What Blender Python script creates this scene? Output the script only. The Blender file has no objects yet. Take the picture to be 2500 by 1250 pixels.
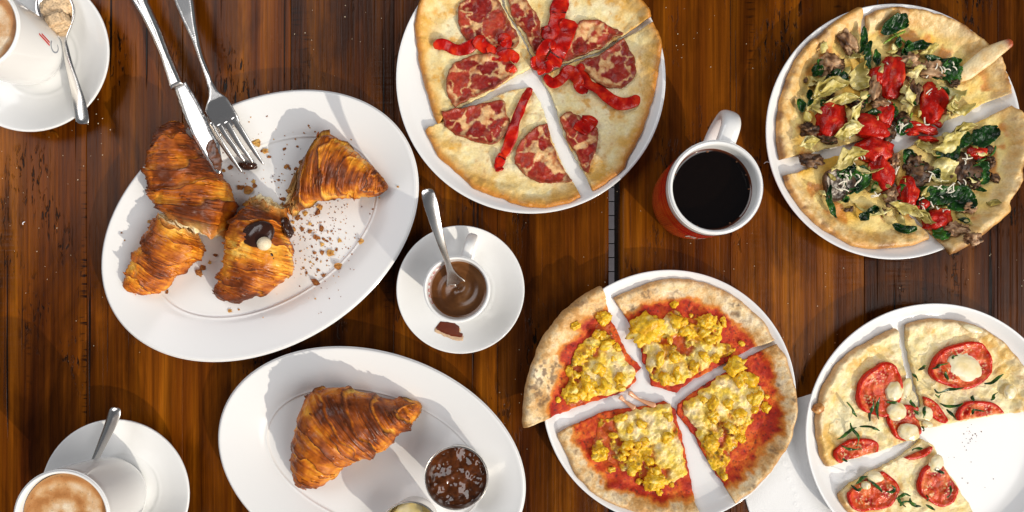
import bpy, bmesh, math, random
import numpy as np
from mathutils import Vector, Matrix
from mathutils.geometry import delaunay_2d_cdt

# ------------------------------------------------------------------ camera, sky, sun, exposure
scene = bpy.context.scene
CAM_H = 0.66                 # lens height above the table top (m)
NADIR_Y = 715.0              # photo row straight below the lens (2500 px = 1 m on the table top)
cam_d = bpy.data.cameras.new("camera")
cam = bpy.data.objects.new("camera", cam_d)
scene.collection.objects.link(cam)
cam.location = (0, 0, CAM_H)
cam_d.sensor_width = 36.0
cam_d.lens = 36.0 * CAM_H
cam_d.shift_y = (NADIR_Y - 625.0) / 2500.0
cam_d.clip_start = 0.01
cam_d.clip_end = 50.0
scene.camera = cam

SUN_EL = math.radians(28)
SUN_DIR = Vector((-0.66, 0.75, 0)).normalized()      # way the light travels over the table
world = bpy.data.worlds.new("World")
scene.world = world
world.use_nodes = True
wn = world.node_tree.nodes
wl = world.node_tree.links
bg = wn["Background"]
sky = wn.new("ShaderNodeTexSky")
sky.sky_type = 'NISHITA'
sky.sun_disc = False
sky.sun_elevation = SUN_EL
sky.sun_rotation = math.atan2(-SUN_DIR.x, -SUN_DIR.y)
sky.dust_density = 3.0
hs = wn.new("ShaderNodeHueSaturation")
hs.inputs["Saturation"].default_value = 0.32
wl.new(sky.outputs[0], hs.inputs["Color"])
wl.new(hs.outputs[0], bg.inputs["Color"])
bg.inputs["Strength"].default_value = 0.06

sun_d = bpy.data.lights.new("sun", 'SUN')
sun = bpy.data.objects.new("sun", sun_d)
scene.collection.objects.link(sun)
sun_d.energy = 3.1
sun_d.angle = math.radians(0.6)
sun_d.color = (1.0, 0.91, 0.77)
ldir = Vector((SUN_DIR.x * math.cos(SUN_EL), SUN_DIR.y * math.cos(SUN_EL), -math.sin(SUN_EL)))
sun.rotation_euler = ldir.to_track_quat('-Z', 'Y').to_euler()
sun.location = (0.8, -1.0, 1.0)

def fill_light(name, az, el, dist, power, size_x, size_y, color):
    d_ = bpy.data.lights.new(name, 'AREA')
    d_.shape = 'RECTANGLE'
    d_.size, d_.size_y = size_x, size_y
    d_.energy = power
    d_.color = color
    o_ = bpy.data.objects.new(name, d_)
    scene.collection.objects.link(o_)
    v = Vector((math.cos(el) * math.cos(az), math.cos(el) * math.sin(az), math.sin(el)))
    o_.location = v * dist
    o_.rotation_euler = (-v).to_track_quat('-Z', 'Y').to_euler()
# two area lights added to soften the shade, set like daylight from side windows
fill_light("fill_light", math.radians(-25), math.radians(50), 4.6, 128, 3.4, 2.2, (1.0, 0.98, 0.965))
fill_light("fill_light", math.radians(140), math.radians(50), 4.6, 104, 3.4, 2.2, (0.99, 0.985, 1.0))

scene.view_settings.view_transform = 'Standard'
scene.view_settings.look = 'None'
scene.view_settings.gamma = 1.0
scene.view_settings.exposure = -0.38
scene.cycles.max_bounces = 8

# ------------------------------------------------------------------ helpers
rng = np.random.default_rng(7)
COL = scene.collection

def W(px, py, z=0.0):
    """photo pixel -> point of the place at height z"""
    s = (CAM_H - z) / CAM_H / 2500.0
    return np.array([(px - 1250.0) * s, (NADIR_Y - py) * s])

def WP(pts, z=0.0):
    return np.array([W(x, y, z) for x, y in pts])

def crop(ox, oy, s):
    return lambda pts: [(ox + p[0] / s, oy + p[1] / s) for p in pts]

def _hash(i, j, k, seed):
    h = (i * np.int64(374761393) + j * np.int64(668265263) + k * np.int64(1440662683) + np.int64(seed) * np.int64(974634721)) & 0xffffffff
    h = ((h ^ (h >> 13)) * np.int64(1274126177)) & 0xffffffff
    h = ((h ^ (h >> 16)) * np.int64(2246822519 & 0x7fffffff)) & 0xffffffff
    h = h ^ (h >> 15)
    return (h & 0xffffff) / float(0xffffff)

def vnoise(p, seed=0):
    p = np.asarray(p, float)
    if p.shape[1] == 2:
        p = np.c_[p, np.zeros(len(p))]
    f = np.floor(p)
    i = f.astype(np.int64)
    t = p - f
    t = t * t * (3 - 2 * t)
    out = np.zeros(len(p))
    for dx in (0, 1):
        wx = t[:, 0] if dx else 1 - t[:, 0]
        for dy in (0, 1):
            wy = t[:, 1] if dy else 1 - t[:, 1]
            for dz in (0, 1):
                wz = t[:, 2] if dz else 1 - t[:, 2]
                out += wx * wy * wz * _hash(i[:, 0] + dx, i[:, 1] + dy, i[:, 2] + dz, seed)
    return out

def fbm(p, seed=0, octv=4, gain=0.5):
    p = np.asarray(p, float)
    a, s, tot = 1.0, 0.0, 0.0
    for o in range(octv):
        s = s + a * vnoise(p * (2.03 ** o) + 17.3 * o, seed + o * 11)
        tot += a
        a *= gain
    return s / tot

def voro(p, seed=0):
    """2-D voronoi: F1, F2, id"""
    p = np.asarray(p, float)[:, :2]
    f = np.floor(p).astype(np.int64)
    d1 = np.full(len(p), 9.0)
    d2 = np.full(len(p), 9.0)
    idd = np.zeros(len(p))
    for dx in (-1, 0, 1):
        for dy in (-1, 0, 1):
            cx, cy = f[:, 0] + dx, f[:, 1] + dy
            z = np.zeros_like(cx)
            qx = cx + _hash(cx, cy, z, seed)
            qy = cy + _hash(cx, cy, z + 1, seed)
            d = np.hypot(qx - p[:, 0], qy - p[:, 1])
            n = d < d1
            d2 = np.where(n, d1, np.minimum(d2, d))
            idd = np.where(n, _hash(cx, cy, z + 2, seed), idd)
            d1 = np.where(n, d, d1)
    return d1, d2, idd

def sstep(a, b, x):
    t = np.clip((x - a) / (b - a), 0, 1)
    return t * t * (3 - 2 * t)

def ramp(t, stops):
    xs = [s[0] for s in stops]
    return np.stack([np.interp(t, xs, [s[1][c] for s in stops]) for c in range(3)], 1)

def lerp(a, b, t):
    a = np.asarray(a, float)
    b = np.asarray(b, float)
    return a * (1 - t[:, None]) + b * t[:, None]

def catmull(P, n):
    P = np.asarray(P, float)
    m = len(P)
    u = np.linspace(0, m - 1, n)
    i = np.clip(np.floor(u).astype(int), 0, m - 2)
    t = (u - i)[:, None]
    p0 = np.where((i - 1 >= 0)[:, None], P[np.maximum(i - 1, 0)], 2 * P[0] - P[1])
    p1 = P[i]
    p2 = P[i + 1]
    p3 = np.where((i + 2 < m)[:, None], P[np.minimum(i + 2, m - 1)], 2 * P[-1] - P[-2])
    return 0.5 * (2 * p1 + (p2 - p0) * t + (2 * p0 - 5 * p1 + 4 * p2 - p3) * t ** 2 + (3 * p1 - p0 - 3 * p2 + p3) * t ** 3)

def resample(P, step, closed=False):
    P = np.asarray(P, float)
    if closed:
        P = np.vstack([P, P[:1]])
    d = np.r_[0, np.cumsum(np.linalg.norm(np.diff(P, axis=0), axis=1))]
    n = max(4, int(round(d[-1] / step)))
    s = np.linspace(0, d[-1], n + 1)
    Q = np.stack([np.interp(s, d, P[:, c]) for c in range(P.shape[1])], 1)
    return Q[:-1] if closed else Q

def dist_poly(p, P):
    """distance of points to an open polyline"""
    best = np.full(len(p), 1e9)
    for a, b in zip(P[:-1], P[1:]):
        ab = b - a
        L = ab @ ab + 1e-18
        t = np.clip(((p - a) @ ab) / L, 0, 1)
        best = np.minimum(best, np.hypot(*(p - a - t[:, None] * ab).T))
    return best

def inside(p, P):
    c = np.zeros(len(p), bool)
    n = len(P)
    for k in range(n):
        a, b = P[k], P[(k + 1) % n]
        cond = (a[1] > p[:, 1]) != (b[1] > p[:, 1])
        with np.errstate(divide='ignore', invalid='ignore'):
            xx = (b[0] - a[0]) * (p[:, 1] - a[1]) / (b[1] - a[1]) + a[0]
        c ^= cond & (p[:, 0] < xx)
    return c

def tag(o, label=None, cat=None, group=None, kind=None):
    if label: o["label"] = label
    if cat: o["category"] = cat
    if group: o["group"] = group
    if kind: o["kind"] = kind
    return o

def empty(name, loc, label, cat, group=None):
    o = bpy.data.objects.new(name, None)
    o.empty_display_size = 0.02
    o.location = loc
    COL.objects.link(o)
    return tag(o, label, cat, group)

def origin_of(parent):
    v = Vector((0, 0, 0))
    while parent is not None:
        v = v + parent.location
        parent = parent.parent
    return v

def mesh_obj(name, V, F, mat, parent=None, col=None, smooth=True, loc=None):
    """V: world points; F: list of faces or array of tris/quads"""
    V = np.asarray(V, float)
    me = bpy.data.meshes.new(name)
    if loc is None:
        loc = Vector((0, 0, 0)) if parent is not None else Vector((V[:, 0].mean(), V[:, 1].mean(), V[:, 2].min()))
    off = np.array(origin_of(parent) + Vector(loc))
    V = V - off
    if isinstance(F, np.ndarray):
        k = F.shape[1]
        me.vertices.add(len(V))
        me.vertices.foreach_set("co", V.astype(np.float32).ravel())
        me.loops.add(F.size)
        me.loops.foreach_set("vertex_index", F.astype(np.int32).ravel())
        me.polygons.add(len(F))
        me.polygons.foreach_set("loop_start", np.arange(0, F.size, k, dtype=np.int32))
        me.polygons.foreach_set("loop_total", np.full(len(F), k, dtype=np.int32))
        me.update(calc_edges=True)
    else:
        me.from_pydata(V.tolist(), [], [list(map(int, f)) for f in F])
    me.validate()
    if smooth:
        me.polygons.foreach_set("use_smooth", np.ones(len(me.polygons), bool))
    if col is not None:
        at = me.color_attributes.new("Col", 'FLOAT_COLOR', 'POINT')
        c = np.c_[np.clip(col, 0, 1), np.ones(len(col))].astype(np.float32)
        at.data.foreach_set("color", c.ravel())
    me.update()
    me.materials.append(mat)
    o = bpy.data.objects.new(name, me)
    o.location = loc
    o.parent = parent
    COL.objects.link(o)
    return o

def grid_faces(nu, nv, wrap_v=False):
    i = np.arange(nu - 1)[:, None]
    j = np.arange(nv if wrap_v else nv - 1)[None, :]
    j2 = (j + 1) % nv
    a = i * nv + j
    b = i * nv + j2
    c = (i + 1) * nv + j2
    d = (i + 1) * nv + j
    return np.stack([np.broadcast_to(x, a.shape).ravel() for x in (a, b, c, d)], 1)

# ------------------------------------------------------------------ materials
def new_mat(name):
    m = bpy.data.materials.new(name)
    m.use_nodes = True
    return m, m.node_tree.nodes, m.node_tree.links, m.node_tree.nodes["Principled BSDF"]

def setin(b, **kw):
    for k, v in kw.items():
        k = k.replace("_", " ")
        if k in b.inputs:
            b.inputs[k].default_value = v

def plain(name, rgb, rough=0.4, metal=0.0, spec=0.5, bump=0.0, bscale=200.0, var=0.0, coat=0.0):
    m, n, l, b = new_mat(name)
    setin(b, Base_Color=(*rgb, 1), Roughness=rough, Metallic=metal, Specular_IOR_Level=spec, Coat_Weight=coat, Coat_Roughness=0.08)
    tc = n.new("ShaderNodeTexCoord")
    nz = n.new("ShaderNodeTexNoise")
    nz.inputs["Scale"].default_value = bscale
    nz.inputs["Detail"].default_value = 4
    l.new(tc.outputs["Object"], nz.inputs["Vector"])
    if bump > 0:
        bp = n.new("ShaderNodeBump")
        bp.inputs["Strength"].default_value = 1.0
        bp.inputs["Distance"].default_value = bump
        l.new(nz.outputs["Fac"], bp.inputs["Height"])
        l.new(bp.outputs[0], b.inputs["Normal"])
    if var > 0:
        hv = n.new("ShaderNodeMixRGB")
        hv.blend_type = 'MULTIPLY'
        hv.inputs[0].default_value = 1.0
        rp = n.new("ShaderNodeMapRange")
        rp.inputs["To Min"].default_value = 1 - var
        rp.inputs["To Max"].default_value = 1 + var
        rp.inputs["From Min"].default_value = 0.3
        rp.inputs["From Max"].default_value = 0.7
        l.new(nz.outputs["Fac"], rp.inputs["Value"])
        hv.inputs[1].default_value = (*rgb, 1)
        l.new(rp.outputs[0], hv.inputs[2])
        l.new(hv.outputs[0], b.inputs["Base Color"])
    return m

def food(name, rough=0.45, spec=0.4, bump=0.0004, bscale=700.0, var=0.12, coat=0.0, sss=0.0, rvar=0.0):
    """colour from the mesh's own colour attribute, with fine procedural grain and relief"""
    m, n, l, b = new_mat(name)
    setin(b, Roughness=rough, Specular_IOR_Level=spec, Coat_Weight=coat, Coat_Roughness=0.12)
    if sss > 0:
        setin(b, Subsurface_Weight=sss, Subsurface_Scale=0.004, Subsurface_Radius=(1.0, 0.5, 0.25))
    at = n.new("ShaderNodeVertexColor")
    at.layer_name = "Col"
    tc = n.new("ShaderNodeTexCoord")
    nz = n.new("ShaderNodeTexNoise")
    nz.inputs["Scale"].default_value = bscale
    nz.inputs["Detail"].default_value = 5
    l.new(tc.outputs["Object"], nz.inputs["Vector"])
    rp = n.new("ShaderNodeMapRange")
    rp.inputs["From Min"].default_value = 0.3
    rp.inputs["From Max"].default_value = 0.7
    rp.inputs["To Min"].default_value = 1 - var
    rp.inputs["To Max"].default_value = 1 + var
    l.new(nz.outputs["Fac"], rp.inputs["Value"])
    mx = n.new("ShaderNodeMixRGB")
    mx.blend_type = 'MULTIPLY'
    mx.inputs[0].default_value = 1
    l.new(at.outputs["Color"], mx.inputs[1])
    l.new(rp.outputs[0], mx.inputs[2])
    l.new(mx.outputs[0], b.inputs["Base Color"])
    if rvar > 0:
        n2 = n.new("ShaderNodeTexNoise")
        n2.inputs["Scale"].default_value = bscale * 0.25
        l.new(tc.outputs["Object"], n2.inputs["Vector"])
        r2 = n.new("ShaderNodeMapRange")
        r2.inputs["From Min"].default_value = 0.35
        r2.inputs["From Max"].default_value = 0.65
        r2.inputs["To Min"].default_value = max(0.05, rough - rvar)
        r2.inputs["To Max"].default_value = rough + rvar
        l.new(n2.outputs["Fac"], r2.inputs["Value"])
        l.new(r2.outputs[0], b.inputs["Roughness"])
    if bump > 0:
        bp = n.new("ShaderNodeBump")
        bp.inputs["Distance"].default_value = bump
        l.new(nz.outputs["Fac"], bp.inputs["Height"])
        l.new(bp.outputs[0], b.inputs["Normal"])
    return m

def wood_mat(name, dark=1.0, ridged=0.0):
    m, n, l, b = new_mat(name)
    tc = n.new("ShaderNodeTexCoord")
    oi = n.new("ShaderNodeObjectInfo")
    mul = n.new("ShaderNodeMath")
    mul.operation = 'MULTIPLY'
    mul.inputs[1].default_value = 37.0
    l.new(oi.outputs["Random"], mul.inputs[0])
    cmb = n.new("ShaderNodeCombineXYZ")
    l.new(mul.outputs[0], cmb.inputs[0])
    l.new(mul.outputs[0], cmb.inputs[1])
    add = n.new("ShaderNodeVectorMath")
    l.new(tc.outputs["Object"], add.inputs[0])
    l.new(cmb.outputs[0], add.inputs[1])

    def noise(sx, sy, detail=4, rough=0.55, dist=0.0):
        mp = n.new("ShaderNodeMapping")
        mp.inputs["Scale"].default_value = (sx, sy, sx)
        l.new(add.outputs[0], mp.inputs["Vector"])
        t = n.new("ShaderNodeTexNoise")
        t.inputs["Scale"].default_value = 1.0
        t.inputs["Detail"].default_value = detail
        t.inputs["Roughness"].default_value = rough
        t.inputs["Distortion"].default_value = dist
        l.new(mp.outputs[0], t.inputs["Vector"])
        return t.outputs["Fac"]

    def cr(fac, stops, inter='LINEAR'):
        r = n.new("ShaderNodeValToRGB")
        r.color_ramp.interpolation = inter
        e = r.color_ramp.elements
        while len(e) < len(stops):
            e.new(0.5)
        for k, (p, c) in enumerate(stops):
            e[k].position = p
            e[k].color = (*c, 1)
        l.new(fac, r.inputs[0])
        return r.outputs[0]

    def mixc(a, bb, fac, mode='MIX'):
        x = n.new("ShaderNodeMixRGB")
        x.blend_type = mode
        for s, v in ((0, fac), (1, a), (2, bb)):
            if hasattr(v, "links") or hasattr(v, "is_linked"):
                l.new(v, x.inputs[s])
            else:
                x.inputs[s].default_value = v if s == 0 else (*v, 1)
        return x.outputs[0]

    g1 = noise(46, 1.8, 5, 0.55, 0.5)
    g2 = noise(420, 9, 4, 0.6)
    g3 = noise(16, 5, 5, 0.6, 0.5)
    d = dark
    base = cr(g1, [(0.30, (0.080 * d, 0.017 * d, 0.0014 * d)), (0.43, (0.160 * d, 0.039 * d, 0.0018 * d)),
                   (0.57, (0.250 * d, 0.068 * d, 0.0026 * d)), (0.72, (0.40 * d, 0.125 * d, 0.006 * d))])
    fine = cr(g2, [(0.32, (0.68, 0.68, 0.68)), (0.62, (1.12, 1.12, 1.12))])
    c = mixc(base, fine, 1.0, 'MULTIPLY')
    g4 = noise(170, 4.5, 5, 0.65, 0.15)
    c = mixc(c, cr(g4, [(0.34, (0.66, 0.64, 0.62)), (0.50, (1, 1, 1)), (0.68, (1.14, 1.12, 1.08))]), 1.0, 'MULTIPLY')
    # saw ticks: thin dark lines across the grain in some strips
    tk0 = noise(60, 420, 2, 0.5, 0.1)
    tkm = noise(26, 2.5, 3, 0.55)
    mm = n.new("ShaderNodeMath")
    mm.operation = 'MULTIPLY'
    l.new(cr(tk0, [(0.55, (0, 0, 0)), (0.64, (1, 1, 1))]), mm.inputs[0])
    l.new(cr(tkm, [(0.60, (0, 0, 0)), (0.70, (1, 1, 1))]), mm.inputs[1])
    c = mixc(c, (0.010, 0.004, 0.002), mm.outputs[0])
    blot = cr(g3, [(0.40, (0.30, 0.28, 0.30)), (0.54, (1, 1, 1))])
    c = mixc(c, blot, 0.75, 'MULTIPLY')
    # per board tone
    tone = n.new("ShaderNodeMapRange")
    tone.inputs["To Min"].default_value = 0.6
    tone.inputs["To Max"].default_value = 1.3
    l.new(oi.outputs["Random"], tone.inputs["Value"])
    c = mixc(c, tone.outputs[0], 1.0, 'MULTIPLY')
    # old gouges and knife marks: short dark ticks, clustered
    tick = noise(330, 70, 3, 0.6, 0.6)
    clus = noise(22, 9, 3, 0.5)
    tk = n.new("ShaderNodeMath")
    tk.operation = 'MULTIPLY'
    t1 = cr(tick, [(0.56, (0, 0, 0)), (0.62, (1, 1, 1))])
    t2 = cr(clus, [(0.55, (0, 0, 0)), (0.66, (1, 1, 1))])
    l.new(t1, tk.inputs[0])
    l.new(t2, tk.inputs[1])
    c = mixc(c, (0.008, 0.004, 0.002), tk.outputs[0])
    # cracks along the grain
    crk = noise(190, 3.0, 2, 0.5, 0.2)
    c1 = cr(crk, [(0.68, (0, 0, 0)), (0.72, (1, 1, 1))])
    c = mixc(c, (0.007, 0.004, 0.003), c1)
    l.new(c, b.inputs["Base Color"])
    # saw marks across the board
    saw = noise(14, 260, 2, 0.4, 0.2)
    sawm = noise(30, 3.0, 2, 0.5)
    sm = n.new("ShaderNodeMath")
    sm.operation = 'MULTIPLY'
    s2 = cr(sawm, [(0.52, (0, 0, 0)), (0.66, (1, 1, 1))])
    l.new(saw, sm.inputs[0])
    l.new(s2, sm.inputs[1])
    # height
    h = n.new("ShaderNodeMath")
    h.operation = 'MULTIPLY_ADD'
    h.inputs[1].default_value = -1.1
    l.new(tk.outputs[0], h.inputs[0])
    l.new(g2, h.inputs[2])
    h2 = n.new("ShaderNodeMath")
    h2.operation = 'MULTIPLY_ADD'
    h2.inputs[1].default_value = -1.5
    l.new(c1, h2.inputs[0])
    l.new(h.outputs[0], h2.inputs[2])
    h3 = n.new("ShaderNodeMath")
    h3.operation = 'MULTIPLY_ADD'
    h3.inputs[1].default_value = 0.9
    l.new(sm.outputs[0], h3.inputs[0])
    l.new(h2.outputs[0], h3.inputs[2])
    last = h3.outputs[0]
    if ridged > 0:
        rg = noise(260, 1.2, 1, 0.4, 0.1)
        h4 = n.new("ShaderNodeMath")
        h4.operation = 'MULTIPLY_ADD'
        h4.inputs[1].default_value = ridged
        l.new(rg, h4.inputs[0])
        l.new(last, h4.inputs[2])
        last = h4.outputs[0]
    bp = n.new("ShaderNodeBump")
    bp.inputs["Distance"].default_value = 0.00045
    bp.inputs["Strength"].default_value = 0.8
    l.new(last, bp.inputs["Height"])
    l.new(bp.outputs[0], b.inputs["Normal"])
    rr = n.new("ShaderNodeMapRange")
    rr.inputs["To Min"].default_value = 0.12
    rr.inputs["To Max"].default_value = 0.36
    l.new(g3, rr.inputs["Value"])
    l.new(rr.outputs[0], b.inputs["Roughness"])
    setin(b, Specular_IOR_Level=0.12)
    return m

M = {}
M['wood'] = wood_mat("stained_pine", 0.74)
M['wood_ridged'] = wood_mat("stained_pine_ridged", 0.78, 5.0)
M['ceramic'] = plain("white_glazed_ceramic", (0.80, 0.80, 0.795), rough=0.13, spec=0.45)
M['china'] = plain("white_cup_china", (0.82, 0.82, 0.81), rough=0.10, spec=0.5)
M['steel'] = plain("polished_steel", (0.82, 0.79, 0.75), rough=0.24, metal=1.0, bump=0.00001, bscale=60)
M['brushed'] = plain("brushed_steel", (0.72, 0.70, 0.67), rough=0.28, metal=1.0, bump=0.00002, bscale=900)
M['crust'] = food("baked_dough_and_cheese", rough=0.42, spec=0.4, bump=0.0005, bscale=520, var=0.10, rvar=0.14)
M['floury'] = food("floury_flatbread", rough=0.62, spec=0.3, bump=0.0006, bscale=600, var=0.14)
M['sauce'] = food("oily_sauce", rough=0.3, spec=0.5, bump=0.0006, bscale=700, var=0.2, rvar=0.15)
M['ham'] = food("cured_ham_fat_and_meat", rough=0.33, spec=0.28, bump=0.0003, bscale=600, var=0.14, rvar=0.12)
M['pepper'] = food("roasted_pepper_skin", rough=0.22, spec=0.28, bump=0.0003, bscale=350, var=0.16)
M['tomato'] = food("moist_tomato", rough=0.2, spec=0.28, bump=0.0005, bscale=500, var=0.15)
M['leaf'] = food("wilted_leaf", rough=0.26, spec=0.28, bump=0.0004, bscale=450, var=0.3)
M['arti'] = food("artichoke_leaf", rough=0.3, spec=0.28, bump=0.0003, bscale=300, var=0.12)
M['mush'] = food("cooked_mushroom", rough=0.42, spec=0.28, bump=0.0006, bscale=400, var=0.25)
M['egg'] = food("scrambled_egg_and_cheese", rough=0.32, spec=0.28, bump=0.0005, bscale=500, var=0.12, rvar=0.12)
M['mozz'] = food("melted_mozzarella", rough=0.26, spec=0.5, bump=0.0003, bscale=300, var=0.05)
M['croissant'] = food("laminated_pastry", rough=0.42, spec=0.32, bump=0.0004, bscale=300, var=0.16, rvar=0.14)
M['flake'] = food("pastry_flake", rough=0.45, spec=0.4, bump=0.0004, bscale=500, var=0.2)
M['choc'] = plain("melted_chocolate", (0.035, 0.012, 0.007), rough=0.16, spec=0.55, bump=0.0004, bscale=160)
M['smear'] = plain("smeared_milk_chocolate", (0.13, 0.048, 0.022), rough=0.22, spec=0.5, bump=0.0005, bscale=240, var=0.5)
M['nut'] = plain("blanched_hazelnut", (0.78, 0.66, 0.46), rough=0.45, bump=0.0002, bscale=500, var=0.1)
M['coffee'] = plain("black_coffee", (0.0035, 0.0016, 0.001), rough=0.02, spec=0.4)
M['coffee_rim'] = food("black_coffee_surface", rough=0.02, spec=0.45, bump=0.0, var=0.0)
M['foam'] = food("coffee_foam", rough=0.5, spec=0.3, bump=0.0002, bscale=900, var=0.1)
M['crema'] = food("thick_hot_chocolate", rough=0.2, spec=0.5, bump=0.0001, bscale=300, var=0.08)
M['jam'] = plain("dark_fruit_jam", (0.075, 0.019, 0.003), rough=0.06, spec=0.6, bump=0.0, bscale=200, var=0.5)
M['butter'] = plain("whipped_butter", (0.80, 0.62, 0.24), rough=0.4, bump=0.0008, bscale=220, var=0.15)
M['print'] = food("printed_glaze", rough=0.14, spec=0.5, bump=0.0, var=0.0)
M['white_print'] = plain("white_lettering", (0.80, 0.78, 0.74), rough=0.2)
M['red_print'] = plain("red_lettering", (0.62, 0.03, 0.02), rough=0.25)
M['grey_print'] = plain("grey_lettering", (0.22, 0.24, 0.28), rough=0.3)
M['napkin'] = plain("white_paper", (0.82, 0.82, 0.82), rough=0.8, spec=0.1, bump=0.0002, bscale=900)
M['sugar'] = plain("raw_sugar_lump", (0.66, 0.47, 0.28), rough=0.45, bump=0.0012, bscale=500, var=0.35)
M['spill'] = plain("spilt_coffee", (0.13, 0.018, 0.003), rough=0.06, spec=0.5, var=0.3, bscale=60)
M['stain'] = plain("pale_coffee_stain", (0.62, 0.42, 0.26), rough=0.15, var=0.2, bscale=300)
M['tile'] = plain("grey_mosaic_tile", (0.15, 0.14, 0.16), rough=0.3, var=0.08, bscale=40)
M['grout'] = plain("dark_grout_floor", (0.03, 0.029, 0.03), rough=0.8, var=0.2, bscale=30)
M['leg'] = plain("black_table_leg", (0.02, 0.02, 0.02), rough=0.5)

# ------------------------------------------------------------------ generic builders
def lathe(name, prof, mat, parent, cx, cy, n=128, a=None, b=None, rot=0.0, samples=90, z0=0.0, wob=0.0):
    """prof: (r, z) list along the section. With a, b: r is replaced by an inset ellipse (a - d, b - d), d = a - r."""
    P = catmull(prof, samples)
    P[:, 0] = np.maximum(P[:, 0], 0)
    th = np.linspace(0, 2 * math.pi, n, endpoint=False)
    V = []
    for r, z in P:
        if a is None:
            x, y = r * np.cos(th), r * np.sin(th)
        else:
            d = a - r
            bb = max(b - d, b * r / a * 0.15) if d < b else 0.0
            bb = max(b - d, 0.0) if d < b * 0.75 else b * 0.25 * max(0.0, r / (a - b * 0.75))
            x, y = r * np.cos(th), bb * np.sin(th)
        c, s = math.cos(rot), math.sin(rot)
        V.append(np.stack([cx + x * c - y * s, cy + x * s + y * c, np.full(n, z0 + z)], 1))
    V = np.concatenate(V)
    F = grid_faces(len(P), n, True)
    # orientation is fixed by recalculation
    o = mesh_obj(name, V, F, mat, parent)
    bm = bmesh.new()
    bm.from_mesh(o.data)
    bmesh.ops.remove_doubles(bm, verts=bm.verts, dist=2e-5)
    bmesh.ops.recalc_face_normals(bm, faces=bm.faces)
    for f in bm.faces:
        f.smooth = True
    bm.to_mesh(o.data)
    bm.free()
    return o

def sweep(name, path, w, t, mat, parent, n=60, seg=20, side=None, col=None, power=1.0, twist=None, capr=0.6):
    """flattened tube: w half width (list or number), t half thickness; side: fixed width direction or None for horizontal"""
    P = catmull(np.asarray(path, float), n)
    T = np.gradient(P, axis=0)
    T /= np.linalg.norm(T, axis=1)[:, None] + 1e-12
    up = np.array([0, 0, 1.0])
    if side is None:
        S = np.cross(T, up)
        S /= np.linalg.norm(S, axis=1)[:, None] + 1e-9
    else:
        S = np.tile(np.asarray(side, float), (n, 1))
        S = S - (S * T).sum(1)[:, None] * T
        S /= np.linalg.norm(S, axis=1)[:, None]
    N = np.cross(S, T)
    if twist is not None:
        tw = np.asarray(twist)
        c, s = np.cos(tw)[:, None], np.sin(tw)[:, None]
        S, N = S * c + N * s, N * c - S * s
    u = np.linspace(0, 1, n)
    wv = np.interp(u, np.linspace(0, 1, len(w)), w) if hasattr(w, "__len__") else np.full(n, w)
    tv = np.interp(u, np.linspace(0, 1, len(t)), t) if hasattr(t, "__len__") else np.full(n, t)
    e = np.minimum(1, np.minimum(u, 1 - u) * n / 2.5)
    e = np.sqrt(1 - (1 - e) ** 2) * (1 - capr * 0) + 0.02
    e = np.minimum(e, 1)
    ph = np.linspace(0, 2 * math.pi, seg, endpoint=False)
    c = np.sign(np.cos(ph)) * np.abs(np.cos(ph)) ** power
    s = np.sign(np.sin(ph)) * np.abs(np.sin(ph)) ** power
    V = P[:, None] + S[:, None] * (wv * e)[:, None, None] * c[None, :, None] + N[:, None] * (tv * e)[:, None, None] * s[None, :, None]
    V = V.reshape(-1, 3)
    F = grid_faces(n, seg, True)
    Fl = [list(f) for f in F] + [list(range(seg))[::-1], list(range((n - 1) * seg, n * seg))]
    cc = col(V, np.repeat(u, seg)) if col is not None else None
    o = mesh_obj(name, V, Fl, mat, parent, col=cc)
    bm = bmesh.new()
    bm.from_mesh(o.data)
    bmesh.ops.recalc_face_normals(bm, faces=bm.faces)
    bm.to_mesh(o.data)
    bm.free()
    return o

def pad(name, outline, zb, zt, colf, mat, parent, step=0.0016, jag=0.0, seed=0, holes=None):
    """solid sheet over an outline: zt/zb give the height of its top and underside, colf its colour (all take Nx2 points)"""
    O = resample(outline, step, True)
    if jag > 0:
        O = O + (np.stack([fbm(O * 400, seed + 1, 3), fbm(O * 400 + 9, seed + 2, 3)], 1) - 0.5) * 2 * jag
    lo, hi = O.min(0), O.max(0)
    gx = np.arange(lo[0], hi[0], step)
    gy = np.arange(lo[1], hi[1], step * 0.87)
    X, Y = np.meshgrid(gx, gy)
    X = X + (np.arange(len(gy)) % 2)[:, None] * step * 0.5
    G = np.stack([X.ravel(), Y.ravel()], 1)
    G = G + (np.random.default_rng(seed + 5).random(G.shape) - 0.5) * step * 0.35
    if len(G):
        G = G[inside(G, O)]
    if len(G):
        G = G[dist_poly(G, np.vstack([O, O[:1]])) > step * 0.55]
    A = np.vstack([O, G]) if len(G) else O
    res = delaunay_2d_cdt([Vector(p) for p in A], [], [list(range(len(O)))], 1, 1e-7)
    P = np.array([tuple(v) for v in res[0]])
    T = [list(f) for f in res[2]]
    es = set()
    for f in T:
        for k in range(len(f)):
            es.add((f[k], f[(k + 1) % len(f)]))
    nxt = {a: b for a, b in es if (b, a) not in es}
    top = np.c_[P, zt(P)]
    bot = np.c_[P, zb(P)]
    k0 = len(P)
    F = list(T) + [[v + k0 for v in f[::-1]] for f in T]
    for a, b in nxt.items():
        F.append([b, a, a + k0, b + k0])
    V = np.vstack([top, bot])
    c = colf(V[:, :2]) if colf is not None else None
    return mesh_obj(name, V, F, mat, parent, col=c)

_ico = {}
def ico(sub):
    if sub not in _ico:
        bm = bmesh.new()
        bmesh.ops.create_icosphere(bm, subdivisions=sub, radius=1.0)
        V = np.array([v.co[:] for v in bm.verts])
        F = np.array([[v.index for v in f.verts] for f in bm.faces])
        bm.free()
        _ico[sub] = (V, F)
    return _ico[sub]

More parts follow.
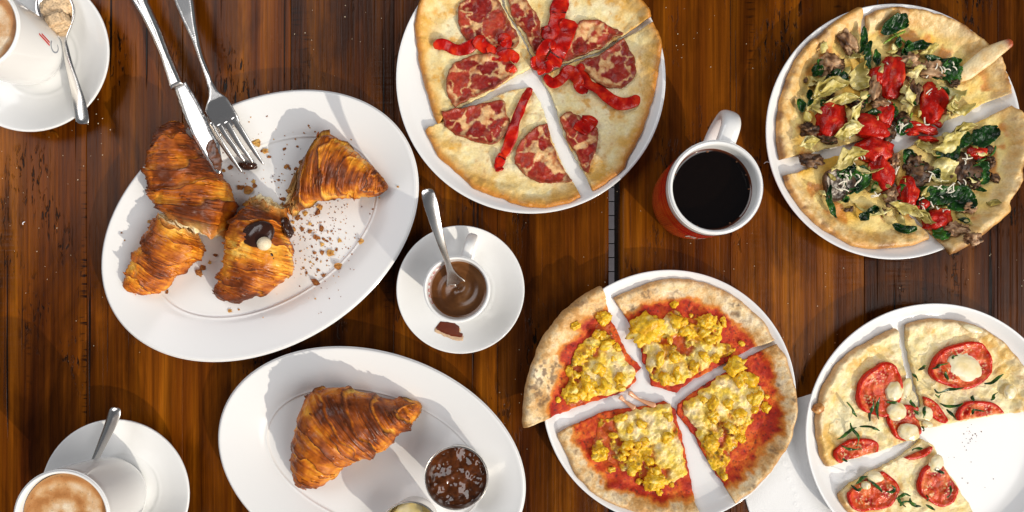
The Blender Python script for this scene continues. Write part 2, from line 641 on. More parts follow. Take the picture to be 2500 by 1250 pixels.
def blob(name, x, y, z, rx, ry, rz, rot, mat, parent, pal, seed=0, amp=0.35, freq=1.6, sub=3, flat=0.5, cn=2.2):
    V, F = ico(sub)
    d = fbm(V * freq + seed * 3.1, seed, 4) - 0.5
    r = 1 + amp * 2 * d
    Q = V * r[:, None]
    Q[:, 2] = np.where(Q[:, 2] < 0, Q[:, 2] * flat, Q[:, 2])
    Q = Q * np.array([rx, ry, rz])
    c, s = math.cos(rot), math.sin(rot)
    X = np.stack([x + Q[:, 0] * c - Q[:, 1] * s, y + Q[:, 0] * s + Q[:, 1] * c, z + Q[:, 2]], 1)
    t = np.clip((fbm(V * cn + seed * 1.7 + 40, seed + 5, 4) - 0.5) * 2.0 + 0.5, 0, 1)
    return mesh_obj(name, X, F, mat, parent, col=ramp(t, pal))

def petal(name, p0, p1, width, zf, mat, parent, pal, seed=0, lift=(0.002, 0.006), curl=0.003, crump=0.002, nu=26, nv=14, thick=0.0006, shape=0.8, bend=0.0, pw=0.8, ragged=0.5, tilt=0.0):
    """a leaf: runs from p0 to p1, lies on zf, edges curling up"""
    p0 = np.asarray(p0, float)
    p1 = np.asarray(p1, float)
    d = p1 - p0
    L = np.hypot(*d)
    d = d / L
    q = np.array([-d[1], d[0]])
    t = np.linspace(0, 1, nu)
    v = np.linspace(-1, 1, nv)
    wd = width * np.maximum(np.sin(math.pi * t ** shape), 0) ** pw + width * 0.06
    TT, VV = np.meshgrid(t, v, indexing='ij')
    jag = (fbm(np.stack([TT.ravel() * 6, VV.ravel() * 2 + seed], 1), seed, 3).reshape(TT.shape) - 0.5)
    off = VV * wd[:, None] * (1 + ragged * jag)
    cen = p0[None] + d[None] * (t * L)[:, None] + q[None] * (bend * L * np.sin(math.pi * t))[:, None]
    XY = cen[:, None, :] + q[None, None] * off[:, :, None]
    flat = XY.reshape(-1, 2)
    zz = zf(flat) + np.repeat(np.interp(t, [0, 1], lift), nv) + curl * (VV.ravel() ** 2) + tilt * (VV.ravel() + 1)
    zz = zz + crump * 2 * (fbm(np.c_[flat * 160, np.full(len(flat), seed * 1.3)], seed + 3, 3) - 0.5) + crump * 0.5
    V = np.c_[flat, zz]
    tt = np.clip((fbm(np.c_[flat * 140, np.full(len(flat), seed)], seed + 9, 4) - 0.5) * 2 + 0.5, 0, 1)
    o = mesh_obj(name, V, grid_faces(nu, nv), mat, parent, col=ramp(tt, pal))
    md = o.modifiers.new("thickness", 'SOLIDIFY')
    md.thickness = thick
    md.offset = 0
    return o

def text_mesh(body, size):
    cu = bpy.data.curves.new("lettering", 'FONT')
    cu.body = body
    cu.size = size
    cu.resolution_u = 3
    ob = bpy.data.objects.new("lettering", cu)
    COL.objects.link(ob)
    dg = bpy.context.evaluated_depsgraph_get()
    me = bpy.data.meshes.new_from_object(ob.evaluated_get(dg))
    bm = bmesh.new()
    bm.from_mesh(me)
    bmesh.ops.triangulate(bm, faces=bm.faces)
    bmesh.ops.subdivide_edges(bm, edges=bm.edges, cuts=2)
    bmesh.ops.triangulate(bm, faces=bm.faces)
    bm.verts.ensure_lookup_table()
    V = np.array([v.co[:2] for v in bm.verts])
    F = [[v.index for v in f.verts] for f in bm.faces]
    bm.free()
    bpy.data.objects.remove(ob)
    bpy.data.curves.remove(cu)
    bpy.data.meshes.remove(me)
    return V, F

# ------------------------------------------------------------------ the setting: floor and two plank tables
FLOOR_Z = -0.74
fl = mesh_obj("floor", [(-3, -3, FLOOR_Z), (3, -3, FLOOR_Z), (3, 3, FLOOR_Z), (-3, 3, FLOOR_Z)], [[0, 1, 2, 3]], M['grout'], smooth=False, loc=Vector((0, 0, FLOOR_Z)))
tag(fl, kind="structure")
bm = bmesh.new()
bmesh.ops.create_cube(bm, size=1.0)
bmesh.ops.scale(bm, vec=(0.0285, 0.0270, 0.004), verts=bm.verts)
bmesh.ops.bevel(bm, geom=bm.edges[:], offset=0.0008, segments=1, affect='EDGES')
tme = bpy.data.meshes.new("tile")
bm.to_mesh(tme)
bm.free()
tme.materials.append(M['tile'])
for k in range(30):
    for c in range(3):
        t = bpy.data.objects.new("tile", tme)
        t.parent = fl
        t.location = (0.176 + c * 0.0305, -0.55 + k * 0.0290, 0.002)
        COL.objects.link(t)

Y0, Y1 = -0.52, 0.52
THK = 0.042
def plank(x0, x1, parent, mat, rl, rr, seed):
    pts = []
    for (cx, r, a0, a1) in ((x0 + rl, rl, math.pi, math.pi / 2), (x1 - rr, rr, math.pi / 2, 0)):
        for k in range(6):
            a = a0 + (a1 - a0) * k / 5
            pts.append((cx + r * math.cos(a), -r + r * math.sin(a)))
    pts += [(x1, -THK), (x0, -THK)]
    n = len(pts)
    V = [(x, y, z) for y in (Y0, Y1) for x, z in pts]
    F = [[k, (k + 1) % n, n + (k + 1) % n, n + k] for k in range(n)] + [list(range(n))[::-1], list(range(n, 2 * n))]
    o = mesh_obj("plank", V, F, mat, parent, smooth=False, loc=Vector(((x0 + x1) / 2, 0.013 * seed, 0)))
    bm = bmesh.new()
    bm.from_mesh(o.data)
    bmesh.ops.recalc_face_normals(bm, faces=bm.faces)
    bm.to_mesh(o.data)
    bm.free()
    return o

def table(seams, label, edge_l, edge_r):
    xs = [(s - 1250) / 2500.0 for s in seams]
    root = empty("dining_table", ((xs[0] + xs[-1]) / 2, 0, FLOOR_Z), label, "table", "wooden tables pushed side by side")
    # planks are children; parent's origin is on the floor
    for k in range(len(xs) - 1):
        x0, x1 = xs[k] + 0.0002, xs[k + 1] - 0.0002
        V_parent = root
        o = plank(x0, x1, V_parent, M['wood_ridged'] if seams[k] == 2436 else M['wood'], edge_l if k == 0 else 0.0005, edge_r if k == len(xs) - 2 else 0.0005, k + len(xs))
        o.location = Vector(o.location)
    for sx in (xs[0] + 0.07, xs[-1] - 0.07):
        for sy in (Y0 + 0.07, Y1 - 0.07):
            V = [(sx + dx * 0.03, sy + dy * 0.03, z) for z in (FLOOR_Z, -THK) for dx, dy in ((-1, -1), (1, -1), (1, 1), (-1, 1))]
            mesh_obj("leg", V, [[0, 1, 5, 4], [1, 2, 6, 5], [2, 3, 7, 6], [3, 0, 4, 7], [3, 2, 1, 0], [4, 5, 6, 7]], M['leg'], root, smooth=False)
    return root
table([-300, -42, 211, 446, 710, 962, 1215, 1488], "dark stained plank table under the croissant plates, left of the gap", 0.004, 0.004)
table([1515, 1783, 2110, 2436, 2730], "dark stained plank table under the red mug, right of the gap", 0.005, 0.004)

# ------------------------------------------------------------------ plates, saucers, cups
def round_plate(px, py, rpx, label):
    zr = 0.0165
    c = W(px, py, zr)
    R = rpx / 2500.0 * (CAM_H - zr) / CAM_H
    prof = [(0, .005), (.3 * R, .005), (.6 * R, .005), (.74 * R, .0051), (.80 * R, .0058), (.86 * R, .0075), (.92 * R, .0105), (.965 * R, .0145), (.985 * R, .0162), (R, .0165),
            (1.003 * R, .0155), (.985 * R, .0135), (.94 * R, .0085), (.88 * R, .0045), (.80 * R, .002), (.72 * R, .0), (.69 * R, .0), (.67 * R, .0015), (.4 * R, .0015), (0, .0015)]
    o = lathe("round_plate", prof, M['ceramic'], None, c[0], c[1], samples=140, n=160)
    tag(o, label, "plate", "round white pizza plates")
    rs = np.array([0, .74, .80, .86, .92, .965, .985, 1.0, 3.0]) * R
    zs = np.array([.005, .0051, .0058, .0075, .0105, .0145, .0162, .0165, .0165])
    def surf(p):
        return np.interp(np.hypot(p[:, 0] - c[0], p[:, 1] - c[1]), rs, zs)
    return c, R, surf

PL1 = round_plate(1296, 192, 328, "round white plate under the pizza with cured ham and red pepper")
PL2 = round_plate(2182, 321, 311, "round white plate under the pizza with spinach and mushrooms")
PL3 = round_plate(1634, 969, 309, "round white plate under the pizza with scrambled egg")
PL4 = round_plate(2284, 1058, 316, "round white plate under the half eaten tomato slice pizza")

def oval_plate(px, py, apx, bpx, ang, label):
    zr = 0.021
    k = (CAM_H - zr) / CAM_H / 2500.0
    a, b = apx * k, bpx * k
    c = W(px, py, zr)
    prof_d = [(0.0, .0195, 1), (.0012, .0208, 1), (.003, .0208, 1), (.006, .0198, 1), (.014, .0172, 1), (.024, .0138, 1), (.034, .0100, 1), (.0395, .0076, 1), (.0415, .0072, 1), (.0430, .0058, 1), (.046, .0054, 1), (.050, .0053, 1), (.060, .0052, 1), (.08, .0052, 1)]
    prof = [(0, .0052), (a * .2, .0052)] + [(a - d, z) for d, z, _ in prof_d[::-1]] + [(a + .0004, .0185), (a - .004, .0160), (a - .02, .0105), (a - .036, .004), (a - .046, .0), (a - .05, .0), (a - .052, .0016), (a * .3, .0016), (0, .0016)]
    o = lathe("oval_plate", prof, M['ceramic'], None, c[0], c[1], a=a, b=b, rot=math.radians(ang), samples=180, n=200)
    tag(o, label, "plate", "oval white croissant plates")
    dd = np.array([d for d, _, _ in prof_d])
    zz = np.array([z for _, z, _ in prof_d])
    ca, sa = math.cos(math.radians(ang)), math.sin(math.radians(ang))
    def surf(p):
        x = (p[:, 0] - c[0]) * ca + (p[:, 1] - c[1]) * sa
        y = -(p[:, 0] - c[0]) * sa + (p[:, 1] - c[1]) * ca
        # inset: solve (x/(a-d))^2 + (y/(b-d))^2 = 1 by bisection
        lo = np.zeros(len(x))
        hi = np.full(len(x), b * 0.98)
        for _ in range(30):
            m = (lo + hi) / 2
            f = (x / (a - m)) ** 2 + (y / (b - m)) ** 2
            lo = np.where(f < 1, m, lo)
            hi = np.where(f < 1, hi, m)
        return np.interp(lo, dd, zz)
    return c, a, b, surf
OV1 = oval_plate(633, 551, 415, 296, 31, "large oval white plate with torn croissant pieces and crumbs")
OV2 = oval_plate(907, 1131, 385, 270, -18.5, "oval white plate with the whole croissant and two small steel pots")

def saucer(px, py, rpx, label):
    zr = 0.0205
    c = W(px, py, zr)
    R = rpx / 2500.0 * (CAM_H - zr) / CAM_H
    prof = [(0, .006), (.30 * R, .006), (.44 * R, .0062), (.50 * R, .0075), (.56 * R, .0085), (.68 * R, .0115), (.82 * R, .0160), (.94 * R, .0200), (.985 * R, .0212), (R, .0208),
            (1.0 * R, .0195), (.96 * R, .0178), (.80 * R, .0118), (.62 * R, .005), (.52 * R, .001), (.48 * R, .0), (.45 * R, .0), (.43 * R, .002), (0, .002)]
    o = lathe("saucer", prof, M['china'], None, c[0], c[1], samples=130, n=140)
    tag(o, label, "saucer", "white coffee saucers")
    return c, R
SA_TL = saucer(72, 127, 194, "white saucer under the cup with red marks, top left corner")
SA_BL = saucer(281, 1205, 181, "white saucer under the cappuccino cup, bottom left corner")
SA_ES = saucer(1124, 707, 156, "small white saucer under the hot chocolate cup")

def disc(name, cx, cy, r, z, mat, parent, colf=None, nr=60, nt=120, bump=None):
    rr = np.linspace(0, 1, nr) * r
    th = np.linspace(0, 2 * math.pi, nt, endpoint=False)
    X = cx + rr[:, None] * np.cos(th)
    Y = cy + rr[:, None] * np.sin(th)
    Z = np.full_like(X, z)
    P = np.stack([X.ravel(), Y.ravel()], 1)
    zz = Z.ravel() + (bump(P) if bump else 0)
    c = colf(P) if colf else None
    o = mesh_obj(name, np.c_[P, zz], grid_faces(nr, nt, True), mat, parent, col=c)
    bm = bmesh.new()
    bm.from_mesh(o.data)
    bmesh.ops.remove_doubles(bm, verts=bm.verts, dist=1e-6)
    bmesh.ops.recalc_face_normals(bm, faces=bm.faces)
    if sum(f.normal.z for f in bm.faces) < 0:
        bmesh.ops.reverse_faces(bm, faces=bm.faces)
    bm.to_mesh(o.data)
    bm.free()
    return o

def cup(cx, cy, z0, rb, rm, rt, h, label, handle_ang, hlen, hw, group=None, name="coffee_cup", wall=.0042, hz=(0.78, 0.22), htk=.0035):
    root = empty(name, (cx, cy, z0), label, "cup" if name != "coffee_mug" else "mug", group)
    prof = [(0, .004), (rb * .5, .004), (rb * .86, .0055), (rm - wall - .001, h * .22), (rm + (rt - rm) * .5 - wall, h * .55), (rt - wall, h * .9), (rt - wall * .9, h * .975), (rt - wall * .5, h), (rt - wall * .12, h * .985),
            (rt, h * .94), (rm + (rt - rm) * .55, h * .55), (rm, h * .22), (rb * 1.08, h * .06), (rb, .001), (rb * .93, 0), (rb * .85, 0), (rb * .82, .0015), (0, .0015)]
    lathe("body", prof, M['china'], root, cx, cy, samples=150, n=140, z0=z0)
    d = np.array([math.cos(handle_ang), math.sin(handle_ang)])
    zt, zl = z0 + h * hz[0], z0 + h * hz[1]
    ri = rt - wall * .6
    path = [(cx + d[0] * ri, cy + d[1] * ri, zt), (cx + d[0] * (rt + hlen * .55), cy + d[1] * (rt + hlen * .55), zt + .002), (cx + d[0] * (rt + hlen * .95), cy + d[1] * (rt + hlen * .95), zt - (zt - zl) * .22),
            (cx + d[0] * (rt + hlen), cy + d[1] * (rt + hlen), (zt + zl) / 2), (cx + d[0] * (rt + hlen * .6), cy + d[1] * (rt + hlen * .6), zl + (zt - zl) * .12), (cx + d[0] * (rm - wall * .6), cy + d[1] * (rm - wall * .6), zl)]
    sweep("handle", path, hw, htk, M['china'], root, n=60, seg=24, side=(-d[1], d[0], 0), power=.75)
    return root

def arc_pt(cx, cy, r, a, z):
    return (cx + r * math.cos(a), cy + r * math.sin(a), z)

# top-left cup
cTL = SA_TL[0]
cTL = cTL + np.array([-.003, .001])
cupTL = cup(cTL[0], cTL[1], .0064, .026, .0335, .0385, .076, "white coffee cup with small red marks on saucer, top left corner", math.radians(150), .026, .006)
def foam_cols(cx, cy, r, seed, swirl):
    def f(P):
        q = (P - [cx, cy]) / r
        w = q + 0.25 * np.stack([fbm(q * 1.6, seed, 3) - .5, fbm(q * 1.6 + 5, seed + 1, 3) - .5], 1)
        rad = np.hypot(*w.T)
        ang = np.arctan2(w[:, 1], w[:, 0])
        t = 0.5 + 0.5 * np.sin(rad * 9 + swirl * ang + 1.5)
        n = fbm(q * 6, seed + 3, 5)
        t = np.clip(.25 + .6 * t + (n - .5) * .8, 0, 1) * sstep(1.05, .75, rad) + .0
        c = ramp(t, [(0, (.33, .125, .030)), (.35, (.47, .205, .065)), (.6, (.60, .34, .15)), (1, (.80, .66, .48))])
        edge = sstep(.90, 1.0, np.hypot(*q.T))
        c = lerp(c, (.62, .38, .18), edge * .5)
        sp = vnoise(q * 40, seed + 9)
        return c * np.where(sp > .93, .6, 1.0)[:, None]
    return f
disc("coffee", cTL[0], cTL[1], .0336, .0064 + .070, M['foam'], cupTL, foam_cols(cTL[0], cTL[1], .0336, 31, 1.0))
# marks printed on the cup wall: two red slashes and a grey letter C
def wall_patch(name, pts2, cx, cy, rfun, z0, a0, mat, parent):
    V = [arc_pt(cx, cy, rfun(z) + .00025, a0 + u / .036, z0 + z) for u, z in pts2]
    n = len(V) // 2
    F = [[k, k + 1, n + k + 1, n + k] for k in range(n - 1)]
    return mesh_obj(name, V, F, mat, parent)
rTL = lambda z: np.interp(z, [0.016, 0.040, 0.068], [.0335, .0363, .0385])
am = math.radians(3)
for k in range(2):
    zz = np.linspace(.034, .050 - k * .004, 8)
    u0 = -.004 + k * .0026 + (zz - .034) * .28
    wall_patch("red_slash", [(u, z) for u, z in zip(u0 - .0009, zz)] + [(u, z) for u, z in zip(u0 + .0009, zz)], cTL[0], cTL[1], rTL, .0064, am, M['red_print'], cupTL)
aa = np.linspace(math.radians(50), math.radians(310), 20)
wall_patch("printed_letter", [(-.0020 + .0062 * math.cos(a), .026 + .0066 * math.sin(a)) for a in aa] + [(-.0020 + .0048 * math.cos(a), .026 + .0052 * math.sin(a)) for a in aa], cTL[0], cTL[1], rTL, .0064, am, M['grey_print'], cupTL)

# bottom-left cup
cBL = SA_BL[0]
cBL = cBL + np.array([-.0045, 0])
cupBL = cup(cBL[0], cBL[1], .0064, .027, .0355, .0410, .084, "white cup of cappuccino with milk swirl on saucer, bottom left corner", math.radians(-38), .026, .006)
disc("coffee", cBL[0], cBL[1], .0362, .0064 + .078, M['foam'], cupBL, foam_cols(cBL[0], cBL[1], .0362, 57, -1.0))

# hot chocolate cup
cES = SA_ES[0]
cupES = cup(cES[0], cES[1], .0064, .020, .0250, .0298, .056, "small white cup of thick hot chocolate with red inner lettering", math.atan2(325, 85), .0195, .0048, name="espresso_cup", wall=.0034)
def crema_col(P):
    q = (P - cES) / .0262
    t = fbm(np.stack([np.hypot(*q.T) * 3.5, np.arctan2(q[:, 1], q[:, 0]) * .8], 1), 5, 3)
    c = ramp(t, [(.25, (.085, .030, .008)), (.55, (.125, .046, .012)), (.8, (.20, .085, .03))])
    return lerp(c, (.20, .07, .015), sstep(.88, 1, np.hypot(*q.T)))
def crema_bump(P):
    q = (P - cES) / .0262
    r = np.hypot(*q.T)
    a = np.arctan2(q[:, 1], q[:, 0])
    d0 = np.hypot(q[:, 0] - .02, q[:, 1] - .12)
    return .0010 * np.sin(r * 9 - a * 1.0) * sstep(.95, .5, r) - .003 * np.exp(-(d0 / .22) ** 2) + .0008 * sstep(.9, 1, r)
disc("hot_chocolate", cES[0], cES[1], .0256, .0064 + .0415, M['crema'], cupES, crema_col, bump=crema_bump)
# red lettering on the inner wall, read from inside the cup
letters = "CARRARO"
for k, ch in enumerate(letters):
    V2, F2 = text_mesh(ch, .0058)
    V2 = V2 - [V2[:, 0].mean(), 0]
    a0 = math.radians(206 - k * 12.5)
    V = []
    for u, v in V2:
        z = .0448 + v * 1.5
        r = float(np.interp(z, [.031, .0504, .0546], [.0240, .0264, .0266])) - .0005
        V.append(arc_pt(cES[0], cES[1], r, a0 - u / r, .0064 + z))
    mesh_obj("inner_letter", V, F2, M['red_print'], cupES, smooth=False)
# spilt drops on the espresso saucer
tagp = crop(990, 600, 5.0)
spill_o = WP(tagp([(425, 925), (372, 990), (380, 1020), (470, 1065), (580, 1105), (690, 1118), (700, 1070), (655, 1055), (655, 990), (610, 960), (590, 935)]), .012)
def saucer_surf(c, R):
    rs = np.array([0, .44, .50, .56, .68, .82, .94, .985, 1.0, 2]) * R
    zs = np.array([.006, .0062, .0075, .0085, .0115, .016, .0200, .0212, .0208, .0208])
    return lambda p: np.interp(np.hypot(p[:, 0] - c[0], p[:, 1] - c[1]), rs, zs)
ssES = saucer_surf(*SA_ES)
stain_o = spill_o.mean(0) + (spill_o - spill_o.mean(0)) * 1.12 + np.array([0, -.0022])
sp = pad("coffee_spill", spill_o, lambda p: ssES(p) - .0003, lambda p: ssES(p) + .00032 + .0003 * sstep(0, .003, dist_poly(p, np.vstack([spill_o, spill_o[:1]]))), None, M['spill'], None, step=.0012, jag=.0004, seed=3)
tag(sp, "dark brown coffee spill on the small white saucer", "spill")
pad("dried_stain", stain_o, lambda p: ssES(p) - .0002, lambda p: ssES(p) + .00022, None, M['stain'], sp, step=.0014, jag=.0009, seed=8)

# ------------------------------------------------------------------ red mug
MU = W(1686, 489, 0.004)
mh = .086
mug = cup(MU[0], MU[1], 0.0, .0345, .0385, .0405, mh, "red printed mug of black coffee with white handle", math.atan2(590, 175), .030, .0085, name="coffee_mug", wall=.0045, hz=(.84, .24), htk=.005)
nz_, nt_ = 150, 720
zz = np.linspace(.004, .0765, nz_)
rr = np.interp(zz, [.001, .06 * mh, .22 * mh, .55 * mh, .94 * mh], [.0345, .0345 * 1.08, .0385, .0396, .0405]) + .0004
th = np.linspace(0, 2 * math.pi, nt_, endpoint=False)
gapa = math.atan2(590, 175)
V = np.stack([MU[0] + rr[:, None] * np.cos(th), MU[1] + rr[:, None] * np.sin(th), np.broadcast_to(zz[:, None], (nz_, nt_))], 2).reshape(-1, 3)
ZZ = np.repeat(zz, nt_)
TH = np.tile(th, nz_)
red = np.array([.50, .006, .010])
org = np.array([.75, .17, .03])
col = np.tile(red, (len(V), 1))
row = np.floor(ZZ / .0022)
ph = (TH * 64 / (2 * math.pi) + 0.5 * (row % 2)) % 1
weave = (ZZ < .042) & (np.abs(ph - .5) < .36) & ((ZZ / .0022) % 1 < .62)
col[weave] = org
for zl in (.0445, .0500, .0625, .0700):
    w_ = .0005
    col[np.abs(ZZ - zl - .0012 * np.sin(TH * 2 + zl * 900)) < w_] = org * .9
col[(np.abs(ZZ - .047) < .0022) & (np.sin(TH * 5 + 1) > .55)] = (.55, .07, .02)
pband = mesh_obj("printed_band", V, grid_faces(nz_, nt_, True), M['print'], mug, col=col)
V2, F2 = text_mesh("Rav", .021)
V = []
for u, v in V2:
    z = .034 + v * 1.1
    r = np.interp(z, [.22 * mh, .55 * mh, .94 * mh], [.0385, .0396, .0405]) + .0008
    V.append(arc_pt(MU[0], MU[1], r, math.radians(-112) + u / r, z))
mesh_obj("lettering", V, F2, M['white_print'], pband, smooth=False)
for k in range(9):
    a = .4 + k * .71 + .3 * math.sin(k * 5)
    blob("bubble", MU[0] + .0335 * math.cos(a), MU[1] + .0335 * math.sin(a), mh - .0158, .0007 + .0003 * (k % 3), .0008, .0006, 0, M['coffee_rim'], mug, [(0, (.10, .03, .008)), (1, (.2, .08, .03))], seed=k, amp=.05, sub=2)
disc("coffee", MU[0], MU[1], .0360, mh - .016, M['coffee_rim'], mug, lambda P: lerp(np.tile((.0035, .0016, .001), (len(P), 1)), (.10, .022, .004), sstep(.0335, .0358, np.hypot(*(P - MU).T))), nr=60, bump=lambda P: .0016 * np.clip((np.hypot(*(P - MU).T) - .0318) / .0042, 0, 1) ** 2.5 + .00004 * np.sin(P[:, 0] * 500) * np.sin(P[:, 1] * 420))

# ------------------------------------------------------------------ steel pots with jam and butter
def pot(px, py, rpx, zplate, h, label):
    z1 = zplate + h
    c = W(px, py, z1)
    R = rpx / 2500.0 * (CAM_H - z1) / CAM_H
    root = empty("condiment_pot", (c[0], c[1], zplate), label, "pot", "small steel condiment pots")
    prof = [(0, .0012), (R * .70, .0012), (R * .78, .004), (R * .93, h - .002), (R * .955, h - .0006), (R * .99, h + .0004), (R * 1.0, h - .0006), (R * .985, h - .0016), (R * .955, h - .0022), (R * .80, .003), (R * .72, 0), (0, 0)]
    lathe("body", prof, M['brushed'], root, c[0], c[1], samples=120, n=110, z0=zplate)
    return root, c, R
ZP2 = .0054
potJ, cJ, RJ = pot(1114, 1167, 79, ZP2, .034, "steel pot of dark brown jam beside the whole croissant")
def jam_b(P):
    q = P - cJ
    return .0060 * (fbm(q * 110, 3, 2) - .5) + .0007 * (fbm(q * 300, 8, 2) - .5) - .001 * sstep(.8, 1, np.hypot(*q.T) / (RJ * .90))
disc("jam", cJ[0], cJ[1], RJ * .905, ZP2 + .028, M['jam'], potJ, nr=70, nt=160, bump=jam_b)
potB, cB, RB = pot(1000, 1300, 77, ZP2, .034, "steel pot of pale yellow butter at the bottom edge")
disc("butter_disc", cB[0], cB[1], RB * .80, ZP2 + .010, M['butter'], potB, nr=20, nt=60).name = "butter_layer"  # flat layer of butter low in the pot
blob("butter", cB[0] - .004, cB[1] + .009, ZP2 + .014, .015, .013, .016, .3, M['mozz'], potB, [(0, (.80, .72, .50)), (.5, (.82, .66, .26)), (1, (.84, .78, .62))], seed=4, amp=.3)

# ------------------------------------------------------------------ paper napkin
nc = WP([(1850, 1318), (2147, 1222), (2058, 938), (1762, 1030)], 0.001)
E1, E2 = nc[1] - nc[0], nc[3] - nc[0]
def nap_z(p):
    A = np.linalg.solve(np.stack([E1, E2], 1), (p - nc[0]).T).T
    u, v = A[:, 0], A[:, 1]
    w = .0011 + .0004 * np.sin(u * 9 + 1.3 * v) * np.sin(v * 5 + .4)
    edge = np.minimum(np.minimum(u, 1 - u), np.minimum(v, 1 - v))
    w = w + .00018 * np.sin(edge * 420) * ((edge > .02) & (edge < .12))
    for k in range(14):
        cu, cv = .12 + .26, .04 + k * .07
        d = np.hypot((u - cu - .015 * math.sin(k * 2.3)) * 1.0, v - cv)
        w = w + .0003 * np.exp(-((d - .014) / .005) ** 2)
    return w
nap = pad("paper_napkin", nc, lambda p: np.full(len(p), .0001), nap_z, None, M['napkin'], None, step=.0010)
tag(nap, "embossed white paper napkin lying between the egg and tomato pizza plates", "napkin")

# ------------------------------------------------------------------ pizza slices
def closed_dist(p, O):
    return dist_poly(p, np.vstack([O, O[:1]]))

STY = {
    1: dict(th=.0036, cw=.013, ch=.0022, bump=.0016, fr=150),
    2: dict(th=.0042, cw=.017, ch=.0034, bump=.0018, fr=130),
    3: dict(th=.0036, cw=.019, ch=.0040, bump=.0020, fr=110),
    4: dict(th=.0042, cw=.015, ch=.0032, bump=.0022, fr=170),
}

